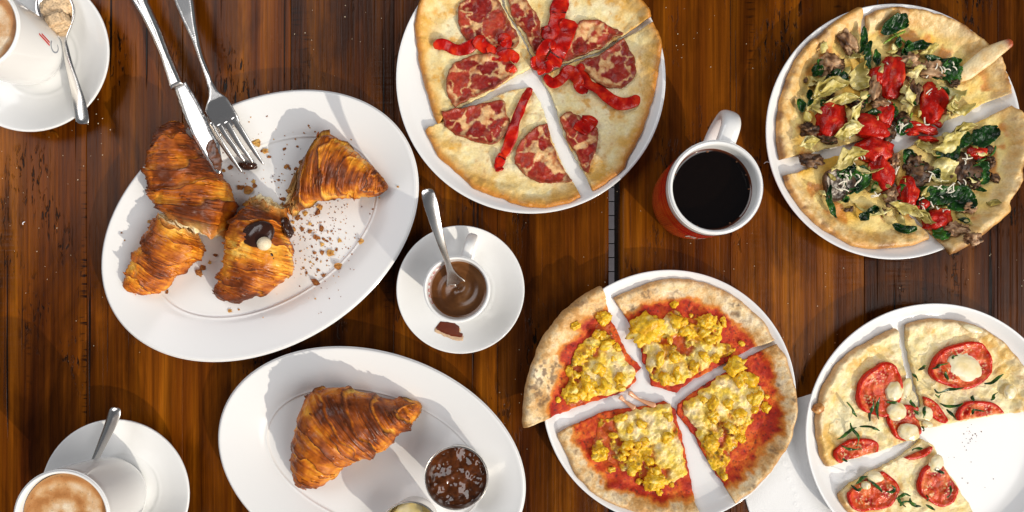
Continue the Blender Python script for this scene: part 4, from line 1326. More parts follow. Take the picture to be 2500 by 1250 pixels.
s3C, z3C, O3C = make_slice(PL3, c5, [(1340, 410), (1380, 470), (1405, 540), (1420, 600), (1435, 680), (1440, 740), (1425, 820), (1400, 900), (1350, 980), (1290, 1060), (1220, 1130), (1160, 1180), (1130, 1205)],
                           [(1100, 1140), (1050, 1070), (1000, 990), (950, 890), (900, 820), (855, 765), (855, 720), (900, 680), (960, 640), (1040, 590), (1100, 555), (1180, 500), (1250, 455)], 3,
                           "right slice of the scrambled egg pizza beside the paper napkin", 303, sw=.0135)
s3D, z3D, O3D = make_slice(PL3, c5, [(960, 1262), (880, 1275), (760, 1270), (640, 1250), (540, 1215), (450, 1170), (390, 1120), (330, 1050), (290, 960), (260, 900), (245, 860)],
                           [(300, 830), (370, 805), (440, 770), (500, 750), (600, 735), (700, 725), (790, 700), (842, 740), (852, 790), (872, 850), (892, 950), (902, 1020), (922, 1100), (938, 1200)], 3,
                           "bottom slice of the scrambled egg pizza with the most red sauce", 304, sw=.0135)
EGG = [((.0), (.50, .20, .012)), (.25, (.72, .385, .012)), (.5, (.82, .49, .018)), (.75, (.86, .59, .06)), (1, (.88, .70, .26))]
EGGC = [(0, (.62, .29, .012)), (.4, (.80, .46, .014)), (.8, (.86, .57, .05)), (1, (.88, .69, .24))]
def egg_mass(sl, zt, poly, seed, pale):
    O = resample(catmull(WP(c5(poly + poly[:1]), .018), 140)[:-1], .0018, True)
    O = O + (np.stack([fbm(O * 160, seed, 3), fbm(O * 160 + 5, seed + 1, 3)], 1) - .5) * .0095
    pc = [np.array(W(*c5([(x, y)])[0], .018)) for x, y, _ in pale]
    pr = [r / 2.049 / 2500 for _, _, r in pale]
    def lump(p):
        w = p + .0050 * (np.stack([fbm(p * 300, seed + 2, 2), fbm(p * 300 + 3, seed + 3, 2)], 1) - .5) * 2
        f1, f2, a = voro(w * 88 + seed, seed)
        g1, g2, b = voro(w * 190 + seed * 2, seed + 1)
        return .75 * np.clip(1 - f1 / .75, 0, 1) ** .6 * (.3 + .9 * a) + .9 * (fbm(w * 130, seed + 14, 4) - .4) + .32 * np.clip(1 - g1 / .8, 0, 1) ** .7 * b, a
    def ch(p):
        m = np.zeros(len(p))
        for c, r in zip(pc, pr):
            m = np.maximum(m, sstep(1.15, .75, np.hypot(*(p - c).T) / r + .7 * (fbm(p * 120, seed + 6, 3) - .5)))
        return m
    def hole(p):
        return sstep(.55, .60, fbm(p * 110, seed + 12, 4))
    def top(p):
        d = closed_dist(p, O)
        h, _ = lump(p)
        e = sstep(0, .0035, d)
        m = ch(p)
        h = h * (1 - .35 * m) + .30 * m + .16 * (fbm(p * 420, seed + 5, 3) - .5)
        return zt(p) + np.maximum((.0006 + .0056 * h) * (.25 + .75 * e) * (1 - .85 * hole(p) * (1 - m)), .0003)
    def colf(p):
        h, a = lump(p)
        n = fbm(p * 210, seed + 8, 4)
        c = ramp(np.clip(.45 * a + 1.1 * (n - .22), 0, 1), EGG)
        m = ch(p)
        c = lerp(c, ramp(fbm(p * 150, seed + 9, 4), [(.3, (.86, .60, .07)), (.5, (.88, .70, .26)), (.7, (.86, .72, .44))]), m * .85)
        br = sstep(.55, .63, fbm(p * 190, seed + 10, 4)) * (1 - .7 * m)
        c = lerp(c, (.36, .12, .012), br * .75)
        gr = sstep(.64, .70, fbm(p * 330, seed + 11, 3)) * (1 - m)
        c = lerp(c, (.13, .10, .03), gr * .7)
        c = lerp(c, (.46, .05, .01), hole(p) * (1 - m) * .9)
        return c
    pad("egg_topping", O, lambda p: zt(p) - .0003, top, colf, M['egg'], sl, step=.0011, seed=seed)
eggs = [
    (s3A, z3A, [(480, 262), (440, 350), (350, 430), (310, 520), (295, 600), (275, 660), (310, 735), (430, 690), (560, 652), (632, 598), (640, 540), (600, 480), (545, 390), (520, 310)], 401, [(560, 480, 90), (500, 600, 120), (600, 570, 80)]),
    (s3B, z3B, [(640, 290), (700, 285), (770, 300), (830, 240), (900, 290), (1000, 262), (1090, 310), (1075, 400), (1165, 440), (1090, 480), (1000, 530), (930, 570), (860, 620), (740, 590), (705, 500), (670, 400)], 402, [(850, 570, 90), (790, 330, 60), (1000, 470, 70), (720, 470, 60)]),
    (s3C, z3C, [(1120, 560), (1050, 600), (960, 660), (890, 710), (900, 780), (950, 860), (1000, 960), (1060, 1060), (1095, 1090), (1120, 1000), (1180, 890), (1230, 800), (1290, 700), (1250, 590), (1190, 570)], 403, [(1100, 680, 130), (1000, 750, 110), (1220, 660, 80)]),
    (s3D, z3D, [(470, 790), (600, 752), (720, 735), (820, 725), (850, 830), (880, 950), (895, 1060), (840, 1120), (740, 1140), (670, 1080), (560, 1040), (480, 990), (430, 950), (450, 860)], 404, [(720, 800, 130), (820, 950, 90), (620, 850, 70), (860, 1080, 60)]),
]
for sl, zt, poly, seed, pale in eggs:
    egg_mass(sl, zt, poly, seed, pale)
    r_ = random.Random(seed)
    PO = WP(c5(poly), .018)
    lo, hi = PO.min(0), PO.max(0)
    k = 0
    while k < 22:
        p = np.array([r_.uniform(lo[0] - .006, hi[0] + .006), r_.uniform(lo[1] - .006, hi[1] + .006)])
        ins = inside(p[None], PO)[0]
        de = closed_dist(p[None], PO)[0]
        Os = {401: O3A, 402: O3B, 403: O3C, 404: O3D}[seed]
        if (not ins and de > .007) or not inside(p[None], Os)[0] or closed_dist(p[None], Os)[0] < .004:
            continue
        R_ = r_.uniform(.003, .0072) * (.75 if not ins else 1)
        blob("egg_curd", p[0], p[1], float(zt(p[None])[0]) + (.004 if ins else .001), R_, R_ * r_.uniform(.6, 1), R_ * .75, r_.uniform(0, 6), M['egg'], sl, EGGC, seed=seed * 3 + k, amp=.8, freq=2.0, sub=3)
        k += 1
for (sl, zt, x, y, r) in [(s3A, z3A, 482, 282, 36), (s3B, z3B, 700, 340, 82), (s3C, z3C, 1146, 528, 50), (s3C, z3C, 1222, 600, 36), (s3D, z3D, 735, 1105, 52), (s3A, z3A, 335, 318, 22), (s3B, z3B, 1000, 300, 40), (s3A, z3A, 320, 650, 44), (s3D, z3D, 460, 965, 40)]:
    p = np.array(W(*c5([(x, y)])[0], .018))
    u = r / 2.049 / 2500
    blob("egg_curd", p[0], p[1], float(zt(p[None])[0]) + .003, u, u * .85, min(u * .6, .008), .4, M['egg'], sl, EGGC, seed=int(x + y), amp=.75, freq=2.6, sub=4)
# strings of melted cheese between two slices
for k, pts in enumerate([[(560, 672), (590, 700), (640, 735)], [(605, 650), (660, 690), (745, 722)]]):
    P = WP(c5(pts), .014)
    sweep("cheese_string", np.c_[P, [.0125, .009, .0120]], [.0028, .0012, .003], [.0012, .0006, .0012], M['mozz'], s3D, n=24, seg=8, col=lambda V, u: np.tile((.72, .36, .20), (len(V), 1)))

# ---- pizza with tomato slices, mozzarella and basil (bottom right)
c6 = crop(1900, 700, 2.273)
s4A, z4A, O4A = make_slice(PL4, c6, [(270, 1000), (240, 950), (225, 880), (212, 800), (206, 720), (214, 680), (222, 640), (240, 570), (280, 500), (330, 430), (400, 370), (480, 320), (560, 275), (655, 230)],
                           [(680, 290), (690, 350), (705, 420), (720, 500), (738, 550), (775, 610), (790, 680), (805, 760), (800, 828), (720, 860), (640, 890), (560, 925), (450, 955), (340, 980)], 4,
                           "left slice of the tomato pizza with three mozzarella rounds", 501)
s4B, z4B, O4B = make_slice(PL4, c6, [(1400, 680), (1415, 600), (1395, 500), (1355, 420), (1310, 360), (1250, 300), (1170, 250), (1080, 207), (980, 186), (870, 178), (765, 190), (715, 215)],
                           [(722, 290), (742, 380), (762, 480), (784, 560), (806, 640), (818, 700), (822, 788), (900, 775), (1000, 755), (1100, 735), (1230, 715), (1320, 705)], 4,
                           "upper slice of the tomato pizza with a cheese filled tomato ring", 502)
s4C, z4C, O4C = make_slice(PL4, c6, [(1130, 1330), (1000, 1400), (800, 1420), (600, 1380), (430, 1290), (360, 1210), (335, 1160)],
                           [(400, 1110), (500, 1050), (600, 1000), (700, 950), (760, 900), (810, 850), (870, 880), (900, 940), (950, 1030), (1000, 1090), (1030, 1150), (1080, 1230)], 4,
                           "bottom slice of the tomato pizza cut off by the picture edge", 503)
U6 = 1 / 2.273 / 2500 * .98
def tomato_slice(sl, zt, x, y, rx, ry, rot, seed, clip=None, th=.0042, ring=None):
    c = np.array(W(*c6([(x, y)])[0], .019))
    aa = np.linspace(0, 2 * math.pi, 90, endpoint=False)
    q = np.stack([rx * np.cos(aa), ry * np.sin(aa)], 1) * U6
    q = q * (1 + .05 * np.sin(aa * 3 + seed) + .03 * np.sin(aa * 5 + seed * 2))[:, None]
    R_ = np.array([[math.cos(rot), -math.sin(rot)], [math.sin(rot), math.cos(rot)]])
    O = c + q @ R_.T
    if clip is not None:
        O = O[inside(O, clip)] if inside(O, clip).sum() > 8 else O
    full = c + q @ R_.T
    def top(p):
        d = closed_dist(p, full)
        ins = sstep(.0025, .005, d)
        n = fbm(p * 350, seed, 3) - .5
        return zt(p) + th - .0014 * ins + .0016 * n * ins - .0009 * sstep(.0012, 0, d)
    def colf(p):
        d = closed_dist(p, full)
        w = (p - c) @ R_ / U6 / np.array([rx, ry])
        rr_ = np.hypot(*w.T)
        an = np.arctan2(w[:, 1], w[:, 0])
        n = fbm(p * 200, seed + 2, 3)
        wall = np.cos(an * 3 + seed) * .5 + .5
        pulp = sstep(.22, .38, rr_ + .25 * (n - .5)) * sstep(.82, .70, rr_) * sstep(.75, .35, wall + .4 * (n - .5))
        c0 = ramp(n, [(.3, (.58, .050, .014)), (.55, (.70, .10, .028)), (.75, (.80, .22, .07))])
        pc = ramp(n, [(.3, (.34, .008, .004)), (.52, (.52, .026, .008)), (.68, (.70, .12, .02))])
        c1 = lerp(c0, pc, pulp)
        sv1, sv2, sid = voro(p * 420, seed + 6)
        seeds_ = sstep(.34, .22, sv1) * (sid > .45) * pulp
        c1 = lerp(c1, (.80, .60, .28), seeds_)
        skin = sstep(.0032, .0018, d)
        return lerp(c1, (.58, .016, .005), skin)
    return pad("tomato_slice", O, lambda p: zt(p) - .0002, top, colf, M['tomato'], sl, step=.0011, seed=seed)
def shrink(O, k=.0015):
    c = O.mean(0)
    return O + (c - O) / (np.linalg.norm(c - O, axis=1)[:, None]) * k
tomato_slice(s4A, z4A, 585, 580, 122, 152, -.35, 3, th=.0055)
tomato_slice(s4B, z4B, 1043, 442, 172, 128, .22, 5, th=.0055)
tomato_slice(s4A, z4A, 455, 935, 128, 84, .2, 6, clip=shrink(O4A))
tomato_slice(s4A, z4A, 735, 760, 105, 100, .3, 7, clip=shrink(O4A))
tomato_slice(s4B, z4B, 1140, 715, 130, 76, .1, 8, clip=shrink(O4B))
tomato_slice(s4B, z4B, 880, 685, 104, 36, -.75, 9, clip=shrink(O4B))
tomato_slice(s4C, z4C, 540, 1145, 150, 112, .2, 10, clip=shrink(O4C))
tomato_slice(s4C, z4C, 915, 1105, 112, 124, .1, 11, clip=shrink(O4C))
tomato_slice(s4C, z4C, 785, 908, 104, 56, .25, 12, clip=shrink(O4C))
MZ = [(0, (.76, .58, .24)), (.5, (.80, .68, .40)), (1, (.82, .75, .54))]
for k, (sl, zt, x, y, a, b, zr) in enumerate([(s4A, z4A, 668, 588, 50, 56, .0052), (s4A, z4A, 678, 698, 56, 50, .0052), (s4A, z4A, 745, 815, 60, 48, .0055), (s4B, z4B, 1062, 448, 100, 78, .0055), (s4B, z4B, 838, 715, 50, 42, .004), (s4B, z4B, 850, 770, 30, 18, .004),
                                              (s4A, z4A, 735, 575, 30, 60, .003), (s4C, z4C, 560, 1065, 50, 30, .0045), (s4C, z4C, 905, 990, 40, 50, .004), (s4C, z4C, 510, 1115, 26, 24, .004), (s4B, z4B, 1085, 235, 60, 20, .003), (s4B, z4B, 1320, 590, 36, 40, .004)]):
    p = np.array(W(*c6([(x, y)])[0], .021))
    blob("mozzarella_round", p[0], p[1], float(zt(p[None])[0]) + .0036, a * U6, b * U6, zr * .62, -.3, M['mozz'], sl, MZ, seed=600 + k, amp=.22, freq=1.8, sub=4, cn=1.8)
BAS = [(0, (.006, .022, .006)), (.5, (.018, .070, .012)), (1, (.08, .20, .03))]
strips = [('A', [(385, 632), (415, 670), (435, 705), (462, 740)]), ('A', [(535, 600), (548, 660), (528, 720), (520, 770)]), ('A', [(580, 600), (572, 650), (565, 700), (568, 758)]), ('A', [(612, 645), (650, 650), (680, 640)]),
          ('A', [(405, 740), (425, 785), (455, 830), (462, 880), (455, 915)]), ('A', [(330, 865), (370, 835), (420, 800), (470, 780)]), ('A', [(450, 780), (510, 778), (560, 795), (598, 812)]), ('A', [(345, 880), (390, 905), (440, 915), (490, 905)]),
          ('A', [(360, 960), (395, 975)]), ('A', [(748, 625), (762, 655), (778, 680)]), ('A', [(775, 690), (798, 720)]), ('B', [(760, 480), (780, 505), (800, 535)]), ('B', [(785, 470), (820, 450), (855, 440)]), ('B', [(862, 462), (910, 445), (970, 425)]), ('B', [(975, 405), (1000, 390), (1015, 380)]),
          ('B', [(945, 465), (955, 500), (960, 530)]), ('B', [(868, 570), (905, 600), (960, 575), (1010, 570), (1075, 560)]), ('B', [(905, 650), (950, 670), (1010, 665), (1070, 650)]), ('B', [(1150, 548), (1200, 540), (1250, 505), (1290, 480)]), ('B', [(1195, 640), (1220, 615), (1250, 585)]),
          ('B', [(1080, 715), (1110, 690), (1170, 695)]), ('B', [(1100, 605), (1102, 640)]), ('B', [(838, 668), (822, 735)]), ('B', [(960, 685), (1010, 745)]), ('C', [(410, 1105), (450, 1135), (500, 1128)]), ('C', [(440, 1110), (480, 1070), (520, 1055)]), ('C', [(490, 1065), (540, 1095), (590, 1140), (600, 1155)]),
          ('C', [(640, 1100), (665, 1130), (650, 1150), (600, 1145)]), ('C', [(755, 920), (790, 905), (825, 900)]), ('C', [(890, 1030), (920, 1035), (950, 1045)]), ('C', [(985, 1105), (970, 1150), (955, 1190)]), ('C', [(840, 1165), (850, 1200)]),
          ('C', [(660, 1190), (720, 1160), (760, 1170)]), ('C', [(680, 1230), (730, 1200), (790, 1215)]), ('C', [(740, 1170), (760, 1220), (820, 1230)]), ('C', [(700, 1160), (690, 1200), (730, 1240)]), ('C', [(840, 1220), (890, 1250)]), ('A', [(815, 780), (830, 810)]), ('B', [(880, 600), (915, 620), (930, 600)])]
SL4 = {'A': (s4A, z4A), 'B': (s4B, z4B), 'C': (s4C, z4C)}
for k, (s, pts) in enumerate(strips):
    sl = SL4[s]
    P = WP(c6(pts), .022)
    P = catmull(P, 14)
    P = P.mean(0) + (P - P.mean(0)) * (.8 if len(pts) > 2 else 1.0)
    z = sl[1](P) + .0068 + .0012 * np.sin(np.linspace(0, 6, 14) + k)
    tw = .8 * np.sin(np.linspace(0, 5, 44) + k)
    sweep("basil_strip", np.c_[P, z], [.0006, .0013, .0016, .0013, .0005], .00035, M['leaf'], sl[0], n=44, seg=10, twist=tw, col=lambda V, u, k=k: ramp(np.clip((fbm(V * 260, k, 3) - .5) * 2 + .5, 0, 1), BAS))
# browned blister on the left edge and coarse salt
p = np.array(W(*c6([(226, 676)])[0], .017))
blob("crust_blister", p[0], p[1], float(z4A(p[None])[0]) + .001, .0062, .0048, .005, .5, M['crust'], s4A, [(0, (.34, .10, .02)), (.5, (.55, .24, .06)), (1, (.72, .44, .18))], seed=5, amp=.2)

# ------------------------------------------------------------------ croissants
def croissant(name, ribs, cf, surf, label, seed, torn_end=None, zpx=.018, nlay=9, tone=0.0, M_=300, N_=170, torn_len=.008, center=None, torn_rim=.09):
    """ribs: (Lx, Ly, Rx, Ry, height) sections traced along the roll"""
    L = WP(cf([(r[0], r[1]) for r in ribs]), zpx)
    R = WP(cf([(r[2], r[3]) for r in ribs]), zpx)
    H = np.array([r[4] for r in ribs])
    Li, Ri = catmull(L, M_), catmull(R, M_)
    Hi = catmull(H[:, None], M_)[:, 0]
    mid = (Li + Ri) / 2
    half = (Ri - Li) / 2
    s = np.r_[0, np.cumsum(np.hypot(*np.diff(mid, axis=0).T))]
    s = s / s[-1]
    ph = np.linspace(0, 2 * math.pi, N_, endpoint=False)
    c = np.sign(np.cos(ph)) * np.abs(np.cos(ph)) ** .92
    sn = np.sin(ph)
    zr = np.where(sn > 0, .36 + .64 * np.abs(sn) ** .95, .36 - .36 * np.abs(sn) ** .6)
    SS = np.repeat(s, N_)
    PH = np.tile(ph, M_)
    cen = mid if center is None else mid
    x = cen[:, None, :] + half[:, None, :] * c[None, :, None]
    z = Hi[:, None] * zr[None, :]
    P = np.concatenate([x, z[:, :, None]], 2).reshape(-1, 3)
    ax = np.repeat(np.c_[mid, Hi * .36], N_, 0)
    rad = P - ax
    rn = np.linalg.norm(rad, axis=1)
    # layers: bands rolled from the middle to the tips, lips facing the tips
    c0 = .5 if center is None else center
    u = np.abs(SS - c0) * nlay + .30 * np.sin(PH + seed) * np.sign(SS - c0) + 1.5 * (fbm(np.c_[SS * 4, np.cos(PH) * 1.1, np.sin(PH) * 1.1], seed, 3) - .5)
    f = u - np.floor(u)
    band = np.floor(u)
    lip = f ** 2.2
    env = np.clip(np.minimum(SS, 1 - SS) / .06, .25, 1)
    stri = fbm(np.c_[SS * 75 + .9 * np.sin(PH + seed), np.cos(PH) * 1.1 + band, np.sin(PH) * 1.1], seed + 3, 4) - .5
    flaky = fbm(P * 120, seed + 5, 4) - .5
    fine = fbm(np.c_[SS * 190, np.cos(PH) * 2.5, np.sin(PH) * 2.5 + band * 3], seed + 6, 3) - .5
    mask = sstep(.40, .62, fbm(np.c_[SS * 7, np.cos(PH) * 1.6, np.sin(PH) * 1.6], seed + 70, 3))
    stri = stri * (.35 + .9 * mask)
    fine = fine * (.3 + .9 * mask)
    bh = _hash(band.astype(np.int64), band.astype(np.int64) * 0 + (SS > c0), band.astype(np.int64) * 0, seed)
    disp = (.0036 * (lip - .35) * (.4 + 1.1 * bh) + .0026 * stri + .0036 * flaky + .0007 * fine) * env
    P = P + rad / (rn[:, None] + 1e-9) * disp[:, None]
    P[:, 2] = np.maximum(P[:, 2], .0002)
    low = fbm(P * 48, seed + 15, 3) - .5
    t = .55 + tone + .34 * (bh - .5) + 1.25 * low + .55 * flaky + .60 * stri + .35 * fine * mask + .16 * (lip - .3) + .12 * np.clip(np.sin(PH), 0, 1)
    t = t + .26 * sstep(.90, .98, f) - .30 * sstep(.10, .01, f) * (.4 + bh)
    pal = [(0, (.88, .54, .11)), (.18, (.80, .38, .040)), (.38, (.64, .215, .014)), (.58, (.42, .105, .008)), (.78, (.23, .048, .006)), (1, (.10, .022, .005))]
    col = ramp(np.clip(t, 0, 1), pal)
    F = grid_faces(M_, N_, True)
    caps_V, caps_C, caps_F = [], [], []
    n0 = len(P)
    for end in (0, 1):
        i0 = 0 if end == 0 else (M_ - 1) * N_
        ring = P[i0:i0 + N_].copy()
        cpt = ring.mean(0)
        cpt[2] = max(cpt[2], .001)
        dirv = np.r_[(mid[0] - mid[3]) if end == 0 else (mid[-1] - mid[-4]), 0]
        dirv = dirv / (np.linalg.norm(dirv) + 1e-9)
        is_torn = torn_end in (end, 2)
        K = 26 if is_torn else 5
        prev = i0
        for k in range(1, K + 1):
            q = 1 - k / (K + .3)
            rg = cpt + (ring - cpt) * q
            if is_torn:
                n = fbm(rg * 170, seed + 40, 4) - .5
                n2 = fbm(rg * 420, seed + 41, 3) - .5
                rg = rg + dirv * (torn_len * 1.7 * n + torn_len * .5 * n2 + torn_len * .3 * (1 - q))[:, None] * min(1, k / 3)
                rg[:, 2] = np.maximum(rg[:, 2] + .003 * n2, .0004)
                cc = ramp(np.clip(n * 1.6 + n2 * .8 + .5, 0, 1), [(0, (.50, .24, .06)), (.35, (.74, .46, .16)), (.6, (.82, .64, .34)), (1, (.84, .74, .52))])
            else:
                rg = rg + dirv * .0012 * (1 - q * q)
                cc = np.tile(col[i0:i0 + N_].mean(0) * .85, (N_, 1))
            b0 = n0 + len(caps_V) * N_
            caps_V.append(rg)
            caps_C.append(cc)
            j = np.arange(N_)
            j2 = (j + 1) % N_
            q4 = np.stack([prev + j, prev + j2, b0 + j2, b0 + j], 1)
            caps_F.append(q4 if end == 1 else q4[:, ::-1])
            prev = b0
    if torn_end in (0, 1, 2):   # ragged rim
        for end in ([0, 1] if torn_end == 2 else [torn_end]):
            w = sstep(torn_rim, 0, SS) if end == 0 else sstep(1 - torn_rim, 1, SS)
            dirv = np.r_[(mid[0] - mid[3]) if end == 0 else (mid[-1] - mid[-4]), 0]
            dirv = dirv / (np.linalg.norm(dirv) + 1e-9)
            rgd = fbm(np.c_[np.cos(PH) * 3, np.sin(PH) * 3, SS * 4], seed + 50, 4) - .45
            P = P + dirv * (w * torn_len * 2.0 * rgd)[:, None]
            P[:, 2] = np.maximum(P[:, 2], .0003)
            col = lerp(col, (.70, .42, .13), w * np.clip(.5 + 1.6 * flaky, 0, 1) * .8)
    V = np.vstack([P] + caps_V)
    C = np.vstack([col] + caps_C)
    FF = np.vstack([F[:, ::-1]] + [f_[:, ::-1] for f_ in caps_F])
    V[:, 2] += surf(V[:, :2])
    o = mesh_obj("pastry", V, FF, M['croissant'], None, col=C, loc=Vector((float(mid[:, 0].mean()), float(mid[:, 1].mean()), float(surf(mid.mean(0)[None])[0]))))
    bm = bmesh.new()
    bm.from_mesh(o.data)
    bmesh.ops.recalc_face_normals(bm, faces=bm.faces)
    bm.to_mesh(o.data)
    bm.free()
    o.name = name
    tag(o, label, "croissant")
    # loose skin flakes standing off the surface
    rg_ = np.random.default_rng(seed)
    idx = np.arange(M_ * N_).reshape(M_, N_)
    VV, FF, CC = [], [], []
    for _ in range(70):
        i = rg_.integers(6, M_ - 8)
        j = rg_.integers(4, N_ // 2 - 4)
        a0 = V[idx[i, j]]
        du = V[idx[i + 3, j]] - V[idx[i - 3, j]]
        dv = V[idx[i, j + 3]] - V[idx[i, j - 3]]
        nr = np.cross(du, dv)
        nr /= np.linalg.norm(nr) + 1e-12
        if nr[2] < 0:
            nr = -nr
        du /= np.linalg.norm(du) + 1e-12
        dv /= np.linalg.norm(dv) + 1e-12
        Lf, Wf = rg_.uniform(.0015, .0045), rg_.uniform(.0006, .0016)
        sg_ = rg_.choice([-1, 1])
        n0 = len(VV)
        k_ = 6
        for q in range(k_):
            t_ = q / (k_ - 1) * 2 - 1
            w_ = Wf * (1 - t_ * t_) ** .5 * rg_.uniform(.6, 1.2)
            b_ = a0 + dv * Lf * t_
            VV.append(b_ + nr * .0001 - du * sg_ * w_ * .5)
            VV.append(b_ + nr * (.0003 + .0007 * rg_.random()) + du * sg_ * w_)
        for q in range(k_ - 1):
            FF.append([n0 + 2 * q, n0 + 2 * q + 1, n0 + 2 * q + 3, n0 + 2 * q + 2])
        base_c = C[idx[i, j]] * rg_.uniform(.8, 1.5) + np.array([.06, .03, .005]) * rg_.random()
        CC += [base_c] * (2 * k_)
    fo = mesh_obj("skin_flakes", np.array(VV), FF, M['croissant'], o, col=np.array(CC))
    md = fo.modifiers.new("thickness", 'SOLIDIFY')
    md.thickness = .0003
    tag(fo, kind="stuff")
    return o

c8 = crop(500, 800, 2.778)
croissant("croissant", [(588, 1068, 650, 1112, .012), (586, 985, 760, 1095, .026), (592, 880, 870, 1025, .037), (615, 730, 960, 935, .046), (650, 610, 1015, 905, .051), (690, 490, 1075, 885, .053), (790, 405, 1150, 860, .053), (920, 400, 1210, 835, .050), (1050, 430, 1275, 775, .045), (1160, 458, 1345, 710, .038),
                        (1260, 495, 1400, 670, .030), (1350, 492, 1440, 615, .022), (1438, 510, 1462, 555, .010)], c8, OV2[3], "whole glossy brown croissant on the lower oval plate", 21, nlay=7, center=.47, zpx=.022)

c2 = crop(200, 180, 1.6895)
croissant("croissant_piece", [(362, 205, 395, 198, .010), (338, 250, 430, 228, .022), (318, 310, 482, 300, .032), (300, 380, 535, 375, .040), (294, 440, 588, 440, .045), (300, 505, 618, 520, .047), (322, 552, 610, 612, .046), (352, 590, 582, 672, .040)], c2, OV1[3],
          "upper torn croissant piece leaning under the knife blade", 33, torn_end=1, nlay=5, center=1.05, tone=.10, zpx=.024)
croissant("croissant_piece", [(178, 868, 205, 905, .010), (205, 812, 290, 905, .022), (238, 752, 372, 850, .031), (268, 690, 450, 790, .036), (300, 620, 500, 735, .036), (330, 580, 470, 660, .034)], c2, OV1[3],
          "lower left torn croissant piece with pale broken edge", 44, torn_end=1, nlay=5, center=1.05, tone=-.06, zpx=.018)
chp = croissant("croissant_piece", [(530, 908, 560, 938, .012), (545, 865, 650, 938, .026), (575, 805, 770, 895, .038), (598, 730, 862, 820, .044), (608, 660, 862, 740, .046), (650, 575, 845, 650, .043), (720, 512, 830, 560, .034)], c2, OV1[3],
                "croissant half topped with chocolate and a hazelnut", 55, torn_end=1, nlay=5, center=1.05, tone=-.05, zpx=.022)
croissant("croissant_piece", [(1258, 455, 1252, 480, .010), (1225, 408, 1190, 505, .022), (1160, 348, 1100, 512, .034), (1090, 290, 1020, 515, .040), (1010, 250, 962, 528, .040), (945, 320, 915, 555, .032), (890, 395, 868, 570, .018), (850, 465, 838, 560, .008)], c2, OV1[3],
          "dark croissant tail end with crumbled tip on the right of its plate", 66, torn_end=1, nlay=5, center=1.05, tone=.08, zpx=.018, torn_len=.012, torn_rim=.30)

# chocolate and hazelnut on the croissant half
def on_half(x, y):
    return np.array(W(*c2([(x, y)])[0], .05))
p = on_half(722, 665)
ZT = .0475
choc_top = blob("chocolate", p[0], p[1], ZT, .0150, .0125, .0058, .5, M['choc'], chp, [(0, (0, 0, 0)), (1, (0, 0, 0))], seed=8, amp=.16, freq=1.3, sub=4, flat=.9)
p = on_half(737, 752)
blob("chocolate", p[0], p[1], ZT - .006, .0115, .0085, .0055, -.4, M['choc'], chp, [(0, (0, 0, 0)), (1, (0, 0, 0))], seed=9, amp=.2, freq=1.6, sub=4, flat=.9)
p = on_half(812, 625)
blob("chocolate", p[0], p[1], ZT - .019, .005, .010, .006, .35, M['choc'], chp, [(0, (0, 0, 0)), (1, (0, 0, 0))], seed=10, amp=.4, sub=4)
p = on_half(757, 702)
nutv = blob("hazelnut", p[0], p[1], ZT + .0055, .0066, .0062, .0050, .3, M['nut'], choc_top, [(0, (0, 0, 0)), (1, (0, 0, 0))], seed=12, amp=.10, freq=1.0, sub=3)

# ------------------------------------------------------------------ pastry flakes and crumbs on the large oval plate
c9 = crop(660, 300, 2.976)
flakes = [(27, 122, 8), (118, 155, 8), (180, 115, 12), (248, 76, 10), (328, 68, 10), (192, 170, 15), (98, 188, 20), (294, 42, 6), (592, 125, 9), (108, 320, 28), (180, 330, 20), (135, 330, 16), (58, 412, 16), (155, 372, 10), (100, 416, 9), (55, 468, 8), (78, 368, 9), (28, 424, 7), (230, 290, 40), (255, 270, 20),
          (345, 648, 36), (285, 735, 22), (160, 720, 22), (170, 770, 30), (230, 770, 26), (285, 790, 26), (370, 765, 34), (442, 786, 14), (500, 852, 26), (660, 862, 34), (612, 834, 9), (335, 835, 34), (385, 845, 18), (432, 842, 15), (300, 900, 14), (375, 885, 26), (440, 945, 46), (490, 1040, 52), (480, 920, 18), (372, 940, 26),
          (318, 945, 20), (336, 990, 18), (290, 1010, 13), (250, 995, 12), (238, 1055, 18), (262, 1090, 17), (345, 1070, 18), (385, 1105, 22), (332, 1160, 46), (310, 1025, 10), (365, 1005, 10), (330, 1108, 10), (565, 912, 8), (595, 955, 9), (742, 626, 12), (722, 660, 8), (795, 548, 11), (548, 798, 6), (240, 830, 12), (200, 690, 30), (130, 740, 16), (410, 1000, 12), (290, 1055, 8)]
c2f = [(728, 288, 30), (757, 318, 20), (690, 480, 36), (655, 470, 20), (710, 460, 16), (612, 385, 18), (770, 342, 12), (705, 445, 14), (610, 978, 14), (645, 972, 8), (350, 900, 12), (480, 820, 24), (500, 800, 20), (550, 748, 14), (525, 780, 12), (290, 612, 14), (200, 690, 6), (190, 660, 6), (940, 218, 7), (790, 93, 7), (777, 185, 6), (970, 928, 6), (1310, 472, 8), (585, 400, 14), (740, 318, 8), (905, 598, 8), (845, 380, 14), (1010, 690, 10)]
allf = [c9([(x, y)])[0] + (r / 2.976,) for x, y, r in flakes] + [c2([(x, y)])[0] + (r / 1.6895,) for x, y, r in c2f]
allf += [(735, 455, 15), (715, 480, 13), (750, 490, 13), (700, 500, 12), (760, 440, 12), (725, 505, 12), (690, 485, 10), (745, 520, 11), (780, 505, 12), (770, 470, 13), (705, 465, 10)]
FL = []
